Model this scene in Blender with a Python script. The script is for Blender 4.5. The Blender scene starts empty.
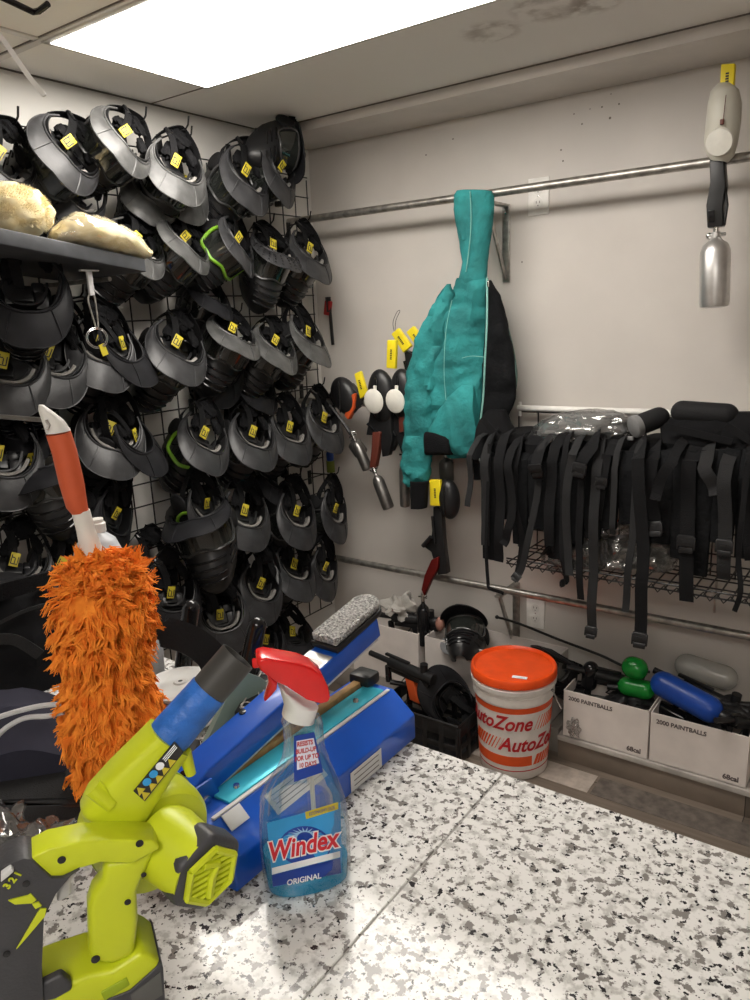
import bpy, bmesh, math, random
from mathutils import Vector, Matrix, noise
R_ = math.radians
random.seed(7)
V = Vector
COL = bpy.context.scene.collection

# ---------------------------------------------------------------- camera
ROT = Matrix(((0.8138925285016168, -0.10487130619348563, 0.5714726250543565),
              (0.5794725138799176, 0.21814788654080416, -0.7852535292855862),
              (-0.04231498206230934, 0.9702646591188677, 0.2383189743977886)))
CAM = V((2.13847, -2.57865, 1.58))
FP = 752.0
cd = bpy.data.cameras.new('camera'); cam = bpy.data.objects.new('camera', cd); COL.objects.link(cam)
cd.sensor_fit = 'VERTICAL'; cd.sensor_height = 36; cd.lens = FP * 36 / 1000; cd.clip_start = 0.02
m4 = ROT.to_4x4(); m4.translation = CAM; cam.matrix_world = m4
bpy.context.scene.camera = cam
# ---------------------------------------------------------------- world, light, exposure
sc = bpy.context.scene
w = bpy.data.worlds.new('world'); sc.world = w; w.use_nodes = True
w.node_tree.nodes['Background'].inputs[0].default_value = (.9, .85, .8, 1)
w.node_tree.nodes['Background'].inputs[1].default_value = 0.15
PANEL_W = 16.5
sc.view_settings.view_transform = 'Standard'; sc.view_settings.look = 'None'
sc.view_settings.exposure = 0.0; sc.view_settings.gamma = 1.0; sc.view_settings.use_curve_mapping = False

# ---------------------------------------------------------------- ray helpers (photograph coordinates -> points in the room)
def ray(u, v): return ROT @ V((u - 375, 500 - v, -FP))
def onx(u, v, x): d = ray(u, v); return CAM + d * ((x - CAM.x) / d.x)
def ony(u, v, y): d = ray(u, v); return CAM + d * ((y - CAM.y) / d.y)
def onz(u, v, z): d = ray(u, v); return CAM + d * ((z - CAM.z) / d.z)
def dep(u, v, d): return CAM + ray(u, v) * (d / FP)
class Pl:
    """vertical plane through p; n is its horizontal normal towards the room"""
    def __init__(s, p, yaw=0, n=None):
        s.p = V(p)
        if n is None:
            n = CAM - s.p; n.z = 0; n.normalize(); n = Matrix.Rotation(R_(yaw), 3, 'Z') @ n
        s.n = V(n).normalized(); s.r = V((0, 0, 1)).cross(s.n).normalized(); s.z = V((0, 0, 1))
    def at(s, u, v, off=0):
        d = ray(u, v); q = s.p + s.n * off
        return CAM + d * ((q - CAM).dot(s.n) / d.dot(s.n))
    def pts(s, L, off=0): return [s.at(u, v, off) for u, v in L]
BACK = lambda y: Pl((1, y, 1), n=(0, -1, 0))

# ---------------------------------------------------------------- materials
MATS = {}
def mat(name, col=(.5, .5, .5), rough=.5, metal=0, noise_s=0, noise_a=.0, bump=0, bump_s=60, col2=None, trans=0, ior=1.45, coat=0, spec=None, emit=None, sheen=0):
    if name in MATS: return MATS[name]
    m = bpy.data.materials.new(name); m.use_nodes = True; nt = m.node_tree; b = nt.nodes['Principled BSDF']
    b.inputs['Base Color'].default_value = (*col, 1); b.inputs['Roughness'].default_value = rough
    b.inputs['Metallic'].default_value = metal; b.inputs['IOR'].default_value = ior
    b.inputs['Transmission Weight'].default_value = trans; b.inputs['Coat Weight'].default_value = coat
    b.inputs['Sheen Weight'].default_value = sheen
    if spec is not None: b.inputs['Specular IOR Level'].default_value = spec
    tc = nt.nodes.new('ShaderNodeTexCoord')
    if noise_s or True:
        n = nt.nodes.new('ShaderNodeTexNoise'); n.inputs['Scale'].default_value = noise_s or 25; n.inputs['Detail'].default_value = 4
        nt.links.new(tc.outputs['Object'], n.inputs['Vector'])
        r = nt.nodes.new('ShaderNodeValToRGB'); a = noise_a or .06
        c2 = col2 if col2 else tuple(min(1, c * (1 + a)) for c in col)
        c1 = col if col2 else tuple(c * (1 - a) for c in col)
        r.color_ramp.elements[0].color = (*c1, 1); r.color_ramp.elements[1].color = (*c2, 1)
        r.color_ramp.elements[0].position = .35; r.color_ramp.elements[1].position = .65
        nt.links.new(n.outputs['Fac'], r.inputs['Fac']); nt.links.new(r.outputs['Color'], b.inputs['Base Color'])
    if bump:
        n2 = nt.nodes.new('ShaderNodeTexNoise'); n2.inputs['Scale'].default_value = bump_s; n2.inputs['Detail'].default_value = 5
        nt.links.new(tc.outputs['Object'], n2.inputs['Vector'])
        bp = nt.nodes.new('ShaderNodeBump'); bp.inputs['Strength'].default_value = bump; bp.inputs['Distance'].default_value = .01
        nt.links.new(n2.outputs['Fac'], bp.inputs['Height']); nt.links.new(bp.outputs['Normal'], b.inputs['Normal'])
    if emit: b.inputs['Emission Color'].default_value = (*emit[0], 1); b.inputs['Emission Strength'].default_value = emit[1]
    MATS[name] = m; return m
def clear(name, tint=(1, 1, 1), rough=.05, opac=.08, col=(.8, .8, .8), base=.05):
    """thin clear plastic: transparent with a glossy skin and a little haze of its own"""
    if name in MATS: return MATS[name]
    m = bpy.data.materials.new(name); m.use_nodes = True; nt = m.node_tree; N = nt.nodes; L = nt.links
    N.remove(N['Principled BSDF']); out = N['Material Output']
    tr = N.new('ShaderNodeBsdfTransparent'); tr.inputs[0].default_value = (*tint, 1)
    df = N.new('ShaderNodeBsdfDiffuse'); df.inputs[0].default_value = (*col, 1)
    gl = N.new('ShaderNodeBsdfGlossy'); gl.inputs['Roughness'].default_value = rough
    lw = N.new('ShaderNodeLayerWeight'); lw.inputs[0].default_value = .35
    mx = N.new('ShaderNodeMixShader'); mx.inputs[0].default_value = opac
    L.new(tr.outputs[0], mx.inputs[1]); L.new(df.outputs[0], mx.inputs[2])
    m2 = N.new('ShaderNodeMixShader'); mm = N.new('ShaderNodeMath'); mm.operation = 'MULTIPLY_ADD'; mm.inputs[1].default_value = .55; mm.inputs[2].default_value = base
    L.new(lw.outputs['Fresnel'], mm.inputs[0]); L.new(mm.outputs[0], m2.inputs[0]); L.new(mx.outputs[0], m2.inputs[1]); L.new(gl.outputs[0], m2.inputs[2])
    L.new(m2.outputs[0], out.inputs[0]); MATS[name] = m; return m

wall_m = mat('wall paint', (.61, .57, .53), .42, noise_s=3, noise_a=.05, bump=.10, bump_s=14)
M = dict(
 wall=wall_m,
 wall_l=mat('left wall paint', (.72, .70, .66), .5, noise_s=3, noise_a=.05),
 trim=mat('trim paint', (.68, .64, .60), .45, noise_s=6),
 seam=mat('panel seam', (.16, .14, .12), .8),
 black=mat('black plastic', (.012, .012, .013), .38, noise_s=30, noise_a=.2),
 blackg=mat('gloss black plastic', (.01, .01, .011), .12),
 blackm=mat('matt black rubber', (.013, .013, .014), .75, spec=.25, bump=.2, bump_s=200),
 blackc=mat('black fabric', (.010, .010, .011), .85, spec=.12, bump=.6, bump_s=350),
 web=mat('black webbing', (.012, .012, .013), .7, spec=.12, bump=.5, bump_s=500),
 web2=mat('charcoal webbing', (.028, .028, .029), .7, spec=.12, bump=.5, bump_s=500),
 visor=mat('visor grey plastic', (.032, .032, .034), .40, spec=.4, noise_s=18, noise_a=.35, bump=.08, bump_s=60),
 visor_lit=mat('visor worn grey plastic', (.065, .065, .064), .38, noise_s=18, noise_a=.4, bump=.08, bump_s=60),  # paler copy of the visor grey, light gleaming on the brims put into its colour
 visord=mat('visor dark plastic', (.014, .014, .016), .5, spec=.2, noise_s=18, noise_a=.35),
 lens=mat('dark lens', (.02, .022, .02), .06, coat=1),
 rim=mat('lens rim', (.05, .05, .05), .25),
 lime=mat('mask green', (.20, .42, .03), .35),
 foam=mat('light foam', (.20, .19, .175), .9, bump=.3, bump_s=200),
 tag=mat('yellow tag', (.55, .45, .03), .5),
 tagink=mat('tag ink', (.02, .02, .02), .5),
 wire=mat('black wire', (.012, .012, .012), .4),
 steel=mat('galvanised steel', (.42, .40, .37), .38, metal=.9, noise_s=40, noise_a=.25),
 alu=mat('brushed tank aluminium', (.72, .71, .70), .34, metal=.9, noise_s=20, noise_a=.1),
 alud=mat('dull tank metal', (.22, .21, .20), .35, metal=.9, noise_s=20, noise_a=.2),
 chrome=mat('chrome', (.7, .7, .7), .15, metal=1),
 white=mat('white plastic', (.78, .76, .72), .35),
 milky=mat('milky plastic', (.62, .60, .52), .4, noise_s=8),
 lid=mat('off white lid', (.75, .73, .66), .45),
 outlet=mat('outlet plate', (.86, .84, .80), .4),
 teal=mat('teal canvas', (.022, .215, .215), .85, noise_s=9, noise_a=.3, bump=.7, bump_s=45),
 tealseam=mat('faded teal seam', (.22, .48, .43), .9, bump=.4, bump_s=200),
 lining=mat('black quilted lining', (.009, .0095, .0105), .85, spec=.12, bump=.5, bump_s=60),
 shelf=mat('charcoal board', (.055, .058, .065), .55, noise_s=30, noise_a=.15),
 redo=mat('bucket orange lid', (.85, .085, .012), .32),
 bucket=mat('bucket white plastic', (.80, .76, .72), .38),
 bred=mat('bucket print orange', (.80, .10, .02), .5),
 bdk=mat('bucket print red', (.50, .015, .02), .5),
 card=mat('white cardboard', (.70, .64, .60), .75, noise_s=12, noise_a=.05),
 cardin=mat('cardboard inside', (.30, .26, .22), .85),
 ink=mat('print ink', (.10, .08, .08), .7),
 bluet=mat('blue tank paint', (.008, .055, .32), .35),
 greenp=mat('green translucent plastic', (.01, .22, .03), .25),
 blue=mat('blue enamel', (.006, .085, .50), .3, noise_s=8, noise_a=.12, coat=.3),
 tealm=mat('teal metallic strip', (.07, .58, .75), .25, metal=.25),
 wood=mat('wood strip', (.42, .25, .10), .55, noise_s=60, noise_a=.2),
 lgt=mat('light grey strip', (.62, .62, .62), .4),
 sticker=mat('paper sticker', (.62, .62, .60), .5),
 sponge=None,
 bl=mat('lime tool plastic', (.55, .62, .018), .38, noise_s=10, noise_a=.05),
 bl2=mat('lime tool plastic inner', (.30, .40, .01), .45),
 tool=mat('tool charcoal plastic', (.045, .045, .05), .45, bump=.1, bump_s=300),
 tape=mat('blue tape', (.022, .13, .48), .45, noise_s=30, noise_a=.2, bump=.5, bump_s=40),
 tube=mat('grey black tube', (.045, .043, .04), .5),
 orange=mat('orange grip rubber', (.58, .10, .035), .5),
 fur=mat('orange microfibre', (.80, .19, .012), .85, noise_s=60, noise_a=.3, col2=(1.0, .34, .035)),
 wool=mat('cream wool', (.88, .74, .42), .9, col2=(.96, .86, .60), noise_s=40),
 redp=mat('red trigger plastic', (.72, .012, .012), .25, coat=.3),
 neck=mat('frosted white plastic', (.72, .72, .72), .4),
 lab=mat('label light blue', (.03, .30, .66), .35, noise_s=12, noise_a=.15),
 labd=mat('label dark blue', (.01, .05, .33), .35),
 labw=mat('label white', (.85, .87, .9), .4),
 labr=mat('label red', (.45, .02, .03), .4),
 redg=mat('gun red frame', (.16, .012, .01), .35, metal=.4),
 orangeg=mat('gun orange grip', (.60, .09, .02), .5),
 brown=mat('gun brown grip', (.12, .03, .02), .4),
 cloth=mat('grey crumpled cloth', (.40, .38, .35), .8, bump=.6, bump_s=40),
 disc=mat('white disc', (.62, .62, .60), .3),
 pad=mat('grey green panel', (.20, .27, .23), .35, noise_s=7, noise_a=.2),
 olive=mat('olive edge', (.16, .19, .02), .4),
 smoke=mat('smoke grey plastic', (.10, .10, .095), .3),
 bagfab=mat('black bag nylon', (.005, .005, .006), .65, spec=.12, bump=.6, bump_s=20),
 cable=mat('white cable', (.55, .55, .56), .4),
 darkblue=mat('slate fabric', (.03, .03, .045), .7, spec=.12),
 yel=mat('yellow barrel plug', (.85, .68, .02), .45),
 clear=clear('clear bottle plastic', (.97, .99, 1.0), .03, .02),
 bagc=clear('clear plastic bag', (.96, .96, .96), .10, .05, base=.16),
 liquid=clear('blue cleaning liquid', (.10, .65, .90), .03, .40, (.02, .52, .85)),
 frost=clear('frosted sleeve', (.85, .85, .83), .2, .40, (.75, .74, .70)),
)
def strap_m(): return M['web']

# sponge: silver sparkle
def sponge():
    m = mat('silver scrubber', (.5, .49, .48), .3, metal=.8, bump=1.0, bump_s=260, noise_s=260, noise_a=.6); return m
M['sponge'] = sponge()

def granite():
    m = bpy.data.materials.new('speckled granite'); m.use_nodes = True; nt = m.node_tree; N = nt.nodes; L = nt.links; b = N['Principled BSDF']
    tc = N.new('ShaderNodeTexCoord')
    def nz(scale, det, off, rough=.6):
        scale *= 1.4
        mp = N.new('ShaderNodeMapping'); mp.inputs['Location'].default_value = off; L.new(tc.outputs['Object'], mp.inputs[0])
        n = N.new('ShaderNodeTexNoise'); n.inputs['Scale'].default_value = scale; n.inputs['Detail'].default_value = det; n.inputs['Roughness'].default_value = rough
        L.new(mp.outputs[0], n.inputs['Vector']); return n
    def ramp(src, a, bb):
        r = N.new('ShaderNodeValToRGB'); r.color_ramp.elements[0].position = a; r.color_ramp.elements[1].position = bb; L.new(src, r.inputs[0]); return r
    base = N.new('ShaderNodeMix'); base.data_type = 'RGBA'; base.inputs['A'].default_value = (.68, .67, .65, 1); base.inputs['B'].default_value = (.45, .44, .42, 1)
    L.new(ramp(nz(45, 3, (0, 0, 0)).outputs[0], .5, .62).outputs[0], base.inputs['Factor'])
    g = N.new('ShaderNodeMix'); g.data_type = 'RGBA'; g.inputs['B'].default_value = (.20, .185, .175, 1); L.new(base.outputs['Result'], g.inputs['A'])
    L.new(ramp(nz(55, 4, (3, 1, 2)).outputs[0], .555, .59).outputs[0], g.inputs['Factor'])
    k = N.new('ShaderNodeMix'); k.data_type = 'RGBA'; k.inputs['B'].default_value = (.025, .023, .025, 1); L.new(g.outputs['Result'], k.inputs['A'])
    L.new(ramp(nz(70, 4, (7, 4, 2)).outputs[0], .60, .625).outputs[0], k.inputs['Factor'])
    k2 = N.new('ShaderNodeMix'); k2.data_type = 'RGBA'; k2.inputs['B'].default_value = (.05, .045, .045, 1); L.new(k.outputs['Result'], k2.inputs['A'])
    vo = N.new('ShaderNodeTexVoronoi'); vo.inputs['Scale'].default_value = 160; L.new(tc.outputs['Object'], vo.inputs['Vector'])
    r = ramp(vo.outputs['Distance'], .10, .16); iv = N.new('ShaderNodeMath'); iv.operation = 'SUBTRACT'; iv.inputs[0].default_value = 1; L.new(r.outputs[0], iv.inputs[1])
    mu = N.new('ShaderNodeMath'); mu.operation = 'MULTIPLY'; L.new(iv.outputs[0], mu.inputs[0]); L.new(ramp(nz(30, 2, (1, 9, 2)).outputs[0], .48, .55).outputs[0], mu.inputs[1])
    L.new(mu.outputs[0], k2.inputs['Factor']); L.new(k2.outputs['Result'], b.inputs['Base Color'])
    b.inputs['Roughness'].default_value = .09; b.inputs['Specular IOR Level'].default_value = .28; return m
def floorboards():
    m = bpy.data.materials.new('wood look planks'); m.use_nodes = True; nt = m.node_tree; N = nt.nodes; L = nt.links; b = N['Principled BSDF']
    tc = N.new('ShaderNodeTexCoord'); br = N.new('ShaderNodeTexBrick'); mp = N.new('ShaderNodeMapping'); L.new(tc.outputs['Object'], mp.inputs[0]); mp.inputs['Location'].default_value = (.12, .035, 0)
    L.new(mp.outputs[0], br.inputs[0]); br.inputs['Scale'].default_value = 1; br.inputs['Brick Width'].default_value = 1.2; br.inputs['Row Height'].default_value = .15
    br.inputs['Mortar Size'].default_value = .0015; br.inputs['Color1'].default_value = (.40, .33, .27, 1); br.inputs['Color2'].default_value = (.14, .115, .095, 1); br.inputs['Mortar'].default_value = (.03, .025, .02, 1)
    br.offset = .37
    wv = N.new('ShaderNodeTexNoise'); wv.inputs['Scale'].default_value = 6; wv.inputs['Detail'].default_value = 6; mp2 = N.new('ShaderNodeMapping'); mp2.inputs['Scale'].default_value = (1, 14, 1)
    L.new(tc.outputs['Object'], mp2.inputs[0]); L.new(mp2.outputs[0], wv.inputs['Vector'])
    mx = N.new('ShaderNodeMix'); mx.data_type = 'RGBA'; mx.blend_type = 'MULTIPLY'; mx.inputs['Factor'].default_value = .7
    r = N.new('ShaderNodeValToRGB'); r.color_ramp.elements[0].position = .3; r.color_ramp.elements[0].color = (.5, .48, .45, 1); r.color_ramp.elements[1].color = (1.2, 1.15, 1.1, 1); L.new(wv.outputs[0], r.inputs[0])
    L.new(br.outputs['Color'], mx.inputs['A']); L.new(r.outputs[0], mx.inputs['B']); L.new(mx.outputs['Result'], b.inputs['Base Color']); b.inputs['Roughness'].default_value = .5
    return m
def ceiling_mat():
    m = bpy.data.materials.new('stained ceiling tile'); m.use_nodes = True; nt = m.node_tree; N = nt.nodes; L = nt.links; b = N['Principled BSDF']
    tc = N.new('ShaderNodeTexCoord'); prev = None; base = (.92, .89, .85, 1)
    col = N.new('ShaderNodeRGB'); col.outputs[0].default_value = base; prev = col.outputs[0]
    nz = N.new('ShaderNodeTexNoise'); nz.inputs['Scale'].default_value = 22; nz.inputs['Detail'].default_value = 5; L.new(tc.outputs['Object'], nz.inputs['Vector'])
    for (x, y, rr) in ((1.14, -.60, .05), (1.33, -.655, .075), (1.41, -.60, .04)):
        d = N.new('ShaderNodeVectorMath'); d.operation = 'DISTANCE'; d.inputs[1].default_value = (x, y, 2.28); L.new(tc.outputs['Object'], d.inputs[0])
        a = N.new('ShaderNodeMath'); a.operation = 'MULTIPLY_ADD'; a.inputs[1].default_value = .09; L.new(nz.outputs[0], a.inputs[0]); L.new(d.outputs['Value'], a.inputs[2])
        r = N.new('ShaderNodeValToRGB'); e = r.color_ramp.elements; e[0].position = rr * .5; e[0].color = (.18, .18, .18, 1); e[1].position = rr + .085; e[1].color = (0, 0, 0, 1)
        q = e.new(rr + .03); q.color = (.35, .35, .35, 1); q2 = e.new(rr + .055); q2.color = (.5, .5, .5, 1)
        L.new(a.outputs[0], r.inputs[0])
        mk = N.new('ShaderNodeMath'); mk.operation = 'MULTIPLY'; n2 = N.new('ShaderNodeValToRGB'); n2.color_ramp.elements[0].position = .4; n2.color_ramp.elements[1].position = .6; L.new(nz.outputs[0], n2.inputs[0])
        L.new(r.outputs[0], mk.inputs[0]); L.new(n2.outputs[0], mk.inputs[1])
        mx = N.new('ShaderNodeMix'); mx.data_type = 'RGBA'; mx.inputs['B'].default_value = (.22, .15, .10, 1); L.new(prev, mx.inputs['A']); L.new(mk.outputs[0], mx.inputs['Factor']); prev = mx.outputs['Result']
    L.new(prev, b.inputs['Base Color']); b.inputs['Roughness'].default_value = .7; return m

# ---------------------------------------------------------------- mesh builder
class MB:
    def __init__(s): s.v = []; s.f = []; s.mi = []; s.sm = []; s.mats = []; s.cur = 0
    def m(s, material):
        if material not in s.mats: s.mats.append(material)
        s.cur = s.mats.index(material); return s
    def add(s, vs, fs, smooth=True):
        o = len(s.v); s.v += [V(p) for p in vs]
        for f in fs: s.f.append([i + o for i in f]); s.mi.append(s.cur); s.sm.append(smooth)
        return s
    def bm(s, b, M4=None, smooth=False):
        b.verts.index_update(); s.add([(M4 @ v.co if M4 else v.co.copy()) for v in b.verts], [[v.index for v in f.verts] for f in b.faces], smooth); b.free(); return s
    def box(s, c, d, rot=None, bev=0, seg=2):
        b = bmesh.new(); bmesh.ops.create_cube(b, size=1); bmesh.ops.scale(b, vec=V(d), verts=b.verts)
        if bev: bmesh.ops.bevel(b, geom=b.edges[:], offset=bev, segments=seg, affect='EDGES', profile=.5)
        m = Matrix.Translation(V(c)) @ (rot.to_4x4() if rot else Matrix.Identity(4)); return s.bm(b, m, False)
    def tube(s, pts, r, n=8, cap=True, flat=None):
        pts = [V(p) for p in pts]; rs = r if isinstance(r, (list, tuple)) else [r] * len(pts); vs = []; fs = []; up = None
        for i, p in enumerate(pts):
            t = (pts[min(i + 1, len(pts) - 1)] - pts[max(i - 1, 0)]); t = t.normalized() if t.length > 1e-9 else V((0, 0, 1))
            if up is None: up = t.orthogonal().normalized()
            up = (up - t * up.dot(t)); up = up.normalized() if up.length > 1e-6 else t.orthogonal().normalized()
            w_ = t.cross(up)
            for k in range(n):
                a = 2 * math.pi * k / n; vs.append(p + (up * math.cos(a) + w_ * math.sin(a)) * rs[i])
        for i in range(len(pts) - 1):
            for k in range(n): fs.append([i * n + k, i * n + (k + 1) % n, (i + 1) * n + (k + 1) % n, (i + 1) * n + k])
        if cap: fs.append(list(range(n))[::-1]); fs.append([(len(pts) - 1) * n + k for k in range(n)])
        return s.add(vs, fs, True)
    def lathe(s, prof, p, axis=(0, 0, 1), n=32, sx=1, sy=1, xref=None):
        """prof: (radius, height along axis)"""
        z = V(axis).normalized(); x = V(xref) if xref else z.orthogonal(); x = (x - z * x.dot(z)).normalized(); y = z.cross(x); vs = []; fs = []
        for r, h in prof:
            for k in range(n):
                a = 2 * math.pi * k / n; vs.append(V(p) + z * h + x * (r * sx * math.cos(a)) + y * (r * sy * math.sin(a)))
        for i in range(len(prof) - 1):
            for k in range(n): fs.append([i * n + k, i * n + (k + 1) % n, (i + 1) * n + (k + 1) % n, (i + 1) * n + k])
        if prof[0][0] > 1e-5: fs.append(list(range(n))[::-1])
        if prof[-1][0] > 1e-5: fs.append([(len(prof) - 1) * n + k for k in range(n)])
        return s.add(vs, fs, True)
    def capsule(s, a, b, r, n=20, r2=None):
        a = V(a); b = V(b); L = (b - a).length; r2 = r2 or r; pr = []
        for i in range(7): t = math.pi / 2 * i / 6; pr.append((max(1e-6, r * math.sin(t)), r - r * math.cos(t)))
        for i in range(7): t = math.pi / 2 * i / 6; pr.append((max(1e-6, r2 * math.cos(t)), L - r2 + r2 * math.sin(t)))
        return s.lathe(pr, a, b - a, n)
    def ell(s, c, rad, rot=None, n=24, k=14, rough=0, seed=0):
        vs = []; fs = []
        for i in range(k + 1):
            t = math.pi * i / k
            for j in range(n):
                a = 2 * math.pi * j / n; p = V((math.sin(t) * math.cos(a), math.sin(t) * math.sin(a), math.cos(t)))
                q = V((p.x * rad[0], p.y * rad[1], p.z * rad[2]))
                if rough: q *= 1 + rough * noise.noise(p * 2.2 + V((seed, seed, 0)))
                if rot: q = rot @ q
                vs.append(V(c) + q)
        for i in range(k):
            for j in range(n): fs.append([i * n + j, (i + 1) * n + j, (i + 1) * n + (j + 1) % n, i * n + (j + 1) % n])
        return s.add(vs, fs, True)
    def prism(s, pts, vec, bev=0, smooth=False):
        """pts: front outline (3D), swept back along vec"""
        b = bmesh.new(); vec = V(vec); f = [b.verts.new(p) for p in pts]; g = [b.verts.new(V(p) + vec) for p in pts]; n = len(pts)
        fr = b.faces.new(f); b.faces.new(g[::-1])
        for i in range(n): b.faces.new([f[i], f[(i + 1) % n], g[(i + 1) % n], g[i]])
        bmesh.ops.recalc_face_normals(b, faces=b.faces[:])
        if bev:
            es = [e for e in b.edges if (len(e.link_faces) == 2 and e.calc_face_angle(0) > .6)]
            bmesh.ops.bevel(b, geom=es, offset=bev, segments=3, affect='EDGES', profile=.5, clamp_overlap=True)
        big = [q for q in b.faces if len(q.verts) > 4]
        if big: bmesh.ops.triangulate(b, faces=big)
        return s.bm(b, None, smooth)
    def ribbon(s, pts, wid, nrm, th=.002):
        """flat band through pts, wide across nrm x direction"""
        pts = [V(p) for p in pts]; nrm = V(nrm); vs = []; fs = []; ws = wid if isinstance(wid, (list, tuple)) else [wid] * len(pts)
        for i, p in enumerate(pts):
            t = (pts[min(i + 1, len(pts) - 1)] - pts[max(i - 1, 0)]).normalized(); sd = t.cross(nrm)
            sd = sd.normalized() if sd.length > 1e-5 else t.orthogonal().normalized(); nn = sd.cross(t).normalized()
            for a, c in ((-.5, .5), (.5, .5), (.5, -.5), (-.5, -.5)): vs.append(p + sd * ws[i] * a + nn * th * c)
        for i in range(len(pts) - 1):
            for k in range(4): fs.append([i * 4 + k, i * 4 + (k + 1) % 4, (i + 1) * 4 + (k + 1) % 4, (i + 1) * 4 + k])
        fs.append([3, 2, 1, 0]); e = (len(pts) - 1) * 4; fs.append([e, e + 1, e + 2, e + 3]); return s.add(vs, fs, False)
    def loft(s, rows, dep_, nrm, n=28, wr=0, wf=10, seed=0, sub=5, sq=1.0, off=0):
        """rows: list of (left point, right point); lens cross sections of half depth dep_ along nrm"""
        nrm = V(nrm); R = []; D = dep_ if isinstance(dep_, (list, tuple)) else [dep_] * len(rows)
        for i in range(len(rows) - 1):
            for k in range(sub):
                t = k / sub; R.append((rows[i][0].lerp(rows[i + 1][0], t), rows[i][1].lerp(rows[i + 1][1], t), D[i] * (1 - t) + D[i + 1] * t))
        R.append((rows[-1][0], rows[-1][1], D[-1])); vs = []; fs = []
        for (a, b, d) in R:
            c = (a + b) / 2; h = (b - a) / 2
            for k in range(n):
                an = 2 * math.pi * k / n; cx, sx = math.cos(an), math.sin(an)
                cx = math.copysign(abs(cx) ** sq, cx); sx = math.copysign(abs(sx) ** sq, sx)
                p = c + h * cx + nrm * (d * sx + off)
                if wr:
                    q = p * wf + V((seed, 0, 0)); w_ = noise.noise(q) + .5 * noise.noise(q * 2.3) + .5 * max(0, 1 - abs(noise.noise(V((q.x * 1.1, q.y, q.z * .55)) + V((3, 7, 1))) * 3.2)) ** 2 - .15; p = p + nrm * w_ * wr + h.normalized() * wr * .4 * noise.noise(q + V((9, 9, 9)))
                vs.append(p)
        for i in range(len(R) - 1):
            for k in range(n): fs.append([i * n + k, i * n + (k + 1) % n, (i + 1) * n + (k + 1) % n, (i + 1) * n + k])
        fs.append(list(range(n))[::-1]); fs.append([(len(R) - 1) * n + k for k in range(n)]); return s.add(vs, fs, True)
    def strip(s, A, B, smooth=True, th=None):
        """surface between successive polylines given as list of rows"""
        n = len(A[0]) if B is None else len(A); rows = A if B is None else [A, B]; vs = []; fs = []
        for r in rows: vs += list(r)
        for i in range(len(rows) - 1):
            for k in range(n - 1): fs.append([i * n + k, i * n + k + 1, (i + 1) * n + k + 1, (i + 1) * n + k])
        return s.add(vs, fs, smooth)
    def grid_surf(s, rows, th):
        """closed slab from a grid of points and a thickness (vector or number along average normal)"""
        n = len(rows[0]); m_ = len(rows); P = [[V(p) for p in r] for r in rows]; Q = []
        for i in range(m_):
            q = []
            for j in range(n):
                du = P[i][min(j + 1, n - 1)] - P[i][max(j - 1, 0)]; dv = P[min(i + 1, m_ - 1)][j] - P[max(i - 1, 0)][j]
                nn = du.cross(dv); nn = nn.normalized() if nn.length > 1e-12 else V((0, 0, 1)); q.append(P[i][j] - nn * th)
            Q.append(q)
        vs = [p for r in P for p in r] + [p for r in Q for p in r]; o = m_ * n; fs = []
        for i in range(m_ - 1):
            for k in range(n - 1):
                fs.append([i * n + k, i * n + k + 1, (i + 1) * n + k + 1, (i + 1) * n + k]); fs.append([o + i * n + k, o + (i + 1) * n + k, o + (i + 1) * n + k + 1, o + i * n + k + 1])
        for k in range(n - 1):
            fs.append([k, o + k, o + k + 1, k + 1]); a = (m_ - 1) * n + k; fs.append([a, a + 1, o + a + 1, o + a])
        for i in range(m_ - 1):
            a = i * n; fs.append([a, a + n, o + a + n, o + a]); a = i * n + n - 1; fs.append([a, o + a, o + a + n, a + n])
        return s.add(vs, fs, True)
    def text(s, txt, size, o, ex, ey, th=.0006, shear=0, bold=0, sx=1, align='CENTER', warp=None):
        c = bpy.data.curves.new('t', 'FONT'); c.body = txt; c.size = size; c.align_x = align; c.align_y = 'CENTER'; c.shear = shear; c.offset = bold; c.extrude = th; c.resolution_u = 4
        ob = bpy.data.objects.new('t', c); COL.objects.link(ob); me = bpy.data.meshes.new_from_object(ob.evaluated_get(bpy.context.evaluated_depsgraph_get()))
        bpy.data.objects.remove(ob); bpy.data.curves.remove(c); ex = V(ex).normalized(); ey = V(ey); ey = (ey - ex * ey.dot(ex)).normalized(); ez = ex.cross(ey); vs = []
        for v in me.vertices:
            x, y, z = v.co.x * sx, v.co.y, v.co.z
            vs.append(warp(x, y, z) if warp else V(o) + ex * x + ey * y + ez * (z + th))
        fs = [list(p.vertices) for p in me.polygons]; bpy.data.meshes.remove(me); return s.add(vs, fs, False)
    def build(s, name, material=None, parent=None):
        me = bpy.data.meshes.new(name); org = ORG.get(parent.name, V((0, 0, 0))) if parent else V((0, 0, 0))
        me.from_pydata([v - org for v in s.v], [], s.f); mats = s.mats if s.mats else [material]
        for q in mats: me.materials.append(q)
        for p, mi, sm in zip(me.polygons, s.mi, s.sm): p.material_index = mi; p.use_smooth = sm
        me.validate(); me.update(); b = bmesh.new(); b.from_mesh(me); bmesh.ops.recalc_face_normals(b, faces=b.faces[:]); b.to_mesh(me); b.free()
        try: me.set_sharp_from_angle(angle=R_(42))
        except Exception: pass
        o = bpy.data.objects.new(name, me); COL.objects.link(o)
        if parent: o.parent = parent; ORG[o.name] = org
        return o
ORG = {}
def thing(name, label, cat, loc=(0, 0, 0), group=None):
    o = bpy.data.objects.new(name, None); COL.objects.link(o); o.location = loc; o.empty_display_size = .05; o['label'] = label; o['category'] = cat
    if group: o['group'] = group
    ORG[o.name] = V(loc); return o
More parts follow.
